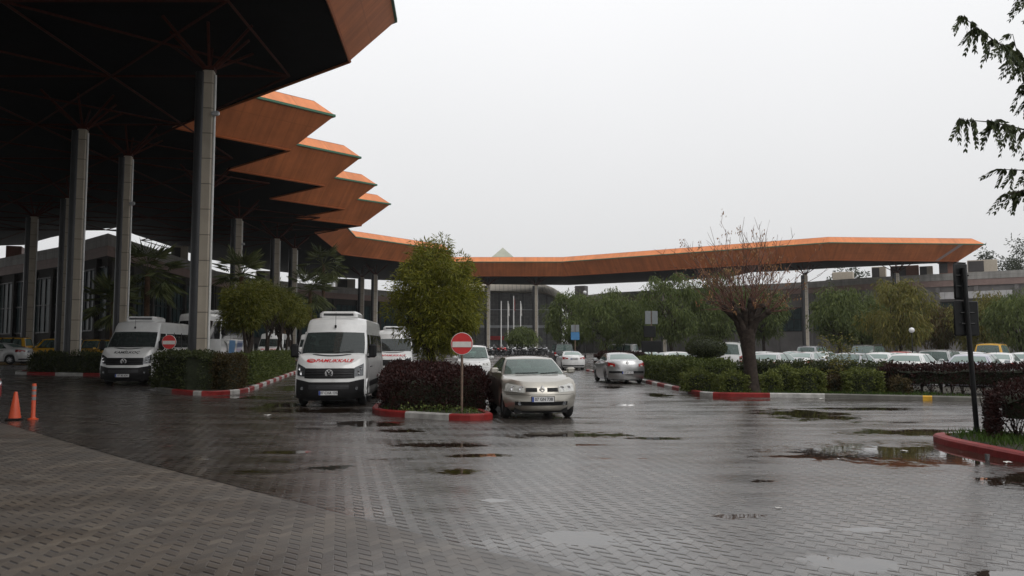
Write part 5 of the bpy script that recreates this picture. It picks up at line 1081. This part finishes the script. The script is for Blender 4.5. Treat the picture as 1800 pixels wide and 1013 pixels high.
no_entry('red no-entry sign half sunk into the left hedge beside the white minibus', px2x(298, 29.9), 30.0, 1.76 + .12, .262, .25)
def signpost():
    B = Vector((8.46, 15.05, .13)); root = thing('black_signpost', 'leaning black post with two black sign backs at the right edge', 'signpost', B)
    top = Vector((-.13, 0, 3.0)); mb = MB(); mb.tube([(0, 0, -.1), top], .045, 10); mb.build('post', M['black_metal'], root, 50)
    for (nm, c, d, rz) in (('sign_panel', (-.155, .07, 2.76), (.34, .05, .70), .35), ('sign_panel', (-.085, .06, 2.07), (.46, .04, .64), .0)):
        mb = MB(); mb.bbox(c, d, .04 if d[1] > .045 else .018, rz); o = mb.build(nm, M['black_metal'], root, 40); m = MB(); m.tube([(c[0] - .12, c[1] - .06, c[2] + .1), (c[0] + .12, c[1] - .06, c[2] + .1)], .015, 5); m.tube([(c[0] - .12, c[1] - .06, c[2] - .1), (c[0] + .12, c[1] - .06, c[2] - .1)], .015, 5); m.build('bracket', M['black_metal'], o)
signpost()
def twin(label, px, Y, yt, yb, wpx, low, box, name):
    p = at(px, yb, Y); t = at(px, yt, Y); z0 = gz(p.x, Y); root = thing(name, label, 'sign', (p.x, Y, z0)); wd = wpx / 1440 * Y; hh = t.z - p.z
    mb = MB(); mb.tube([(0, .05, 0), (0, .05, t.z - z0)], .05, 8); mb.build('pole', M['pole'], root)
    if low:
        mb = MB(); mb.bbox((0, 0, p.z - z0 + hh * .26), (wd, .05, hh * .5), .01); mb.build('blue_panel', M['signblue'], root)
    for sg in (-1, 1):
        mb = MB(); zc = p.z - z0 + (hh * .76 if low else hh * .5); mb.bbox((sg * wd * .26, 0, zc), (wd * .44, .05, hh * (.46 if low else 1)), .01); mb.build('grey_panel', M['signgrey'], root)
    if box:
        mb = MB(); mb.bbox((-.1, 0, p.z - z0 - .42), (wd * .92, .08, .66), .02); mb.build('black_panel', M['black_metal'], root); mb = MB(); mb.bbox((0, .02, 1.75), (wd * 1.55, .1, .62), .02); mb.build('black_panel', M['black_metal'], root)
twin('blue and grey parking sign on a pole beyond the white saloon', 1011, 70, 571, 598, 15, True, False, 'parking_sign')
twin('pair of grey sign panels above a black board beside the silver saloon', 1145, 46, 547, 570, 23, False, True, 'twin_sign')
M['flagred'] = mat('flag_red', (.22, .02, .02), .7)
def flagpole(px, yt, flag, label):
    Y = 116; x_ = px2x(px, Y); z0 = gz(x_, Y); t = at(px, yt, Y).z - z0; root = thing('flagpole', label, 'flagpole', (x_, Y, z0), 0, 'flagpoles in front of the glass hall')
    mb = MB(); mb.tube([(0, 0, 0), (0, 0, t)], [.09, .06], 8); mb.lathe([(.001, t + .14), (.09, t + .07), (.001, t)], 8); mb.build('pole', M['white_pipe'], root)
    if flag:
        mb = MB(); rows = []
        for j in range(12): z = t - .2 - j * .15; rows.append([(.06 + .028 * k + .02 * math.sin(j * .9 + k), .05 * math.sin(k * 2.2 + j * .3), z - .04 * k) for k in range(6)])
        mb.grid(rows); mb.build('flag', M[flag], root)
flagpole(881, 531, None, 'bare white flagpole, leftmost of the four'); flagpole(893, 531, 'signwhite', 'flagpole with a limp pale flag left of the red one'); flagpole(903, 522, 'flagred', 'tallest flagpole with a limp red flag'); flagpole(915, 531, 'signwhite', 'flagpole with a limp pale flag right of the red one')
def lamp(px, Y, yt, label):
    x_ = px2x(px, Y); z0 = gz(x_, Y); t = at(px, yt, Y).z - z0; root = thing('street_lamp', label, 'lamp post', (x_, Y, z0), 0)
    mb = MB(); mb.tube([(0, 0, 0), (0, 0, .3), (0, 0, .35), (0, 0, t - .3)], [.09, .08, .05, .04], 8); mb.build('post', M['black_metal'], root, 50)
    mb = MB(); mb.lathe([(.02, -.2), (.15, -.14), (.2, 0), (.15, .14), (.02, .2)], 14, (0, 0, t - .15)); mb.build('globe', mat('white_globe', (.7, .7, .7), .3), root, 60)
lamp(1600, 60, 577, 'short lamp post with a white globe among the car park trees')
lamp(1028, 92, 512, 'tall thin lamp post standing among the weeping trees')
def cone():
    root = thing('traffic_cone', 'tall orange traffic cone left of the striped bollard', 'traffic cone', G(-10.83, 18.0), .3)
    mb = MB(); mb.bbox((0, 0, .02), (.30, .30, .04), .012); mb.build('base', M['dark'], root); mb = MB(); mb.lathe([(.125, .04), (.035, .60), (.028, .61), (.001, .61)], 20); mb.build('cone', M['orange'], root, 40)
    mb = MB(); mb.tube([(-.10, -.04, .04), (-.05, -.02, .4), (-.03, 0, .56)], .008, 5); mb.build('cord', M['signwhite'], root)
    root = thing('bollard', 'orange bollard with pale reflective bands beside the traffic cone', 'bollard', G(-10.52, 18.15))
    mb = MB(); mb.lathe([(.001, 0), (.11, 0), (.11, .02), (.055, .04), (.045, .06), (.045, .76), (.038, .785), (.001, .79)], 18); mb.build('post', M['orange'], root, 40)
    for z in (.46, .58, .69): m = MB(); m.lathe([(.0465, z - .035), (.0465, z + .035)], 18); m.build('reflective_band', M['signgrey'], root, 60)
cone()
# litter and small things
def litter():
    mb = MB(); mb.lathe([(.001, 0), (.028, 0), (.036, .09), (.033, .09), (.026, .005)], 14); o = mb.build('plastic_cup', glassm('clear_plastic', (.8, .8, .8), .4), None, 40); o.location = (7.02, 12.25, .002); tag(o, 'clear plastic cup standing in the puddle by the red kerb', 'cup')
    random.seed(2)
    for (x_, y_, s, lab) in ((7.15, 11.95, .04, 'crumpled white paper by the red kerb near the right edge'), (4.9, 12.35, .035, 'white paper scrap at the edge of the large puddle'), (-6.0, 20.3, .05, 'pale paper scrap on the pavers before the red-lettered minibus'), (6.3, 13.3, .035, 'tiny white scrap at the corner of the red kerb'), (10.1, 26.9, .05, 'small pale scrap floating beside the unpainted kerb'), (2.75, 8.6, .018, 'pale flat scrap on the open wet paving in front')):
        m = MB(); rows = [[(s * (i - 1.5 + random.uniform(-.3, .3)), s * (j - 1.5 + random.uniform(-.3, .3)) * .7, .006 + random.random() * s * .5) for i in range(4)] for j in range(4)]; m.grid(rows); q = m.build('paper_scrap', M['signwhite']); q.location = (x_, y_, gz(x_, y_)); tag(q, lab, 'litter', 'litter on the wet paving')
litter()
# ------------------------------------------------------------------ damp air
hz = MB(); hz.box((0, 50, 17), (708, 808, 37)); hm = bpy.data.materials.new('haze'); hm.use_nodes = True; ht = hm.node_tree
ht.nodes.remove(ht.nodes['Principled BSDF']); pv = ht.nodes.new('ShaderNodeVolumePrincipled'); pv.inputs['Color'].default_value = (.93, .94, .95, 1); pv.inputs['Density'].default_value = .0002; pv.inputs['Anisotropy'].default_value = .2
ht.links.new(pv.outputs[0], ht.nodes['Material Output'].inputs['Volume'])
tag(hz.build('haze', hm), kind='stuff')
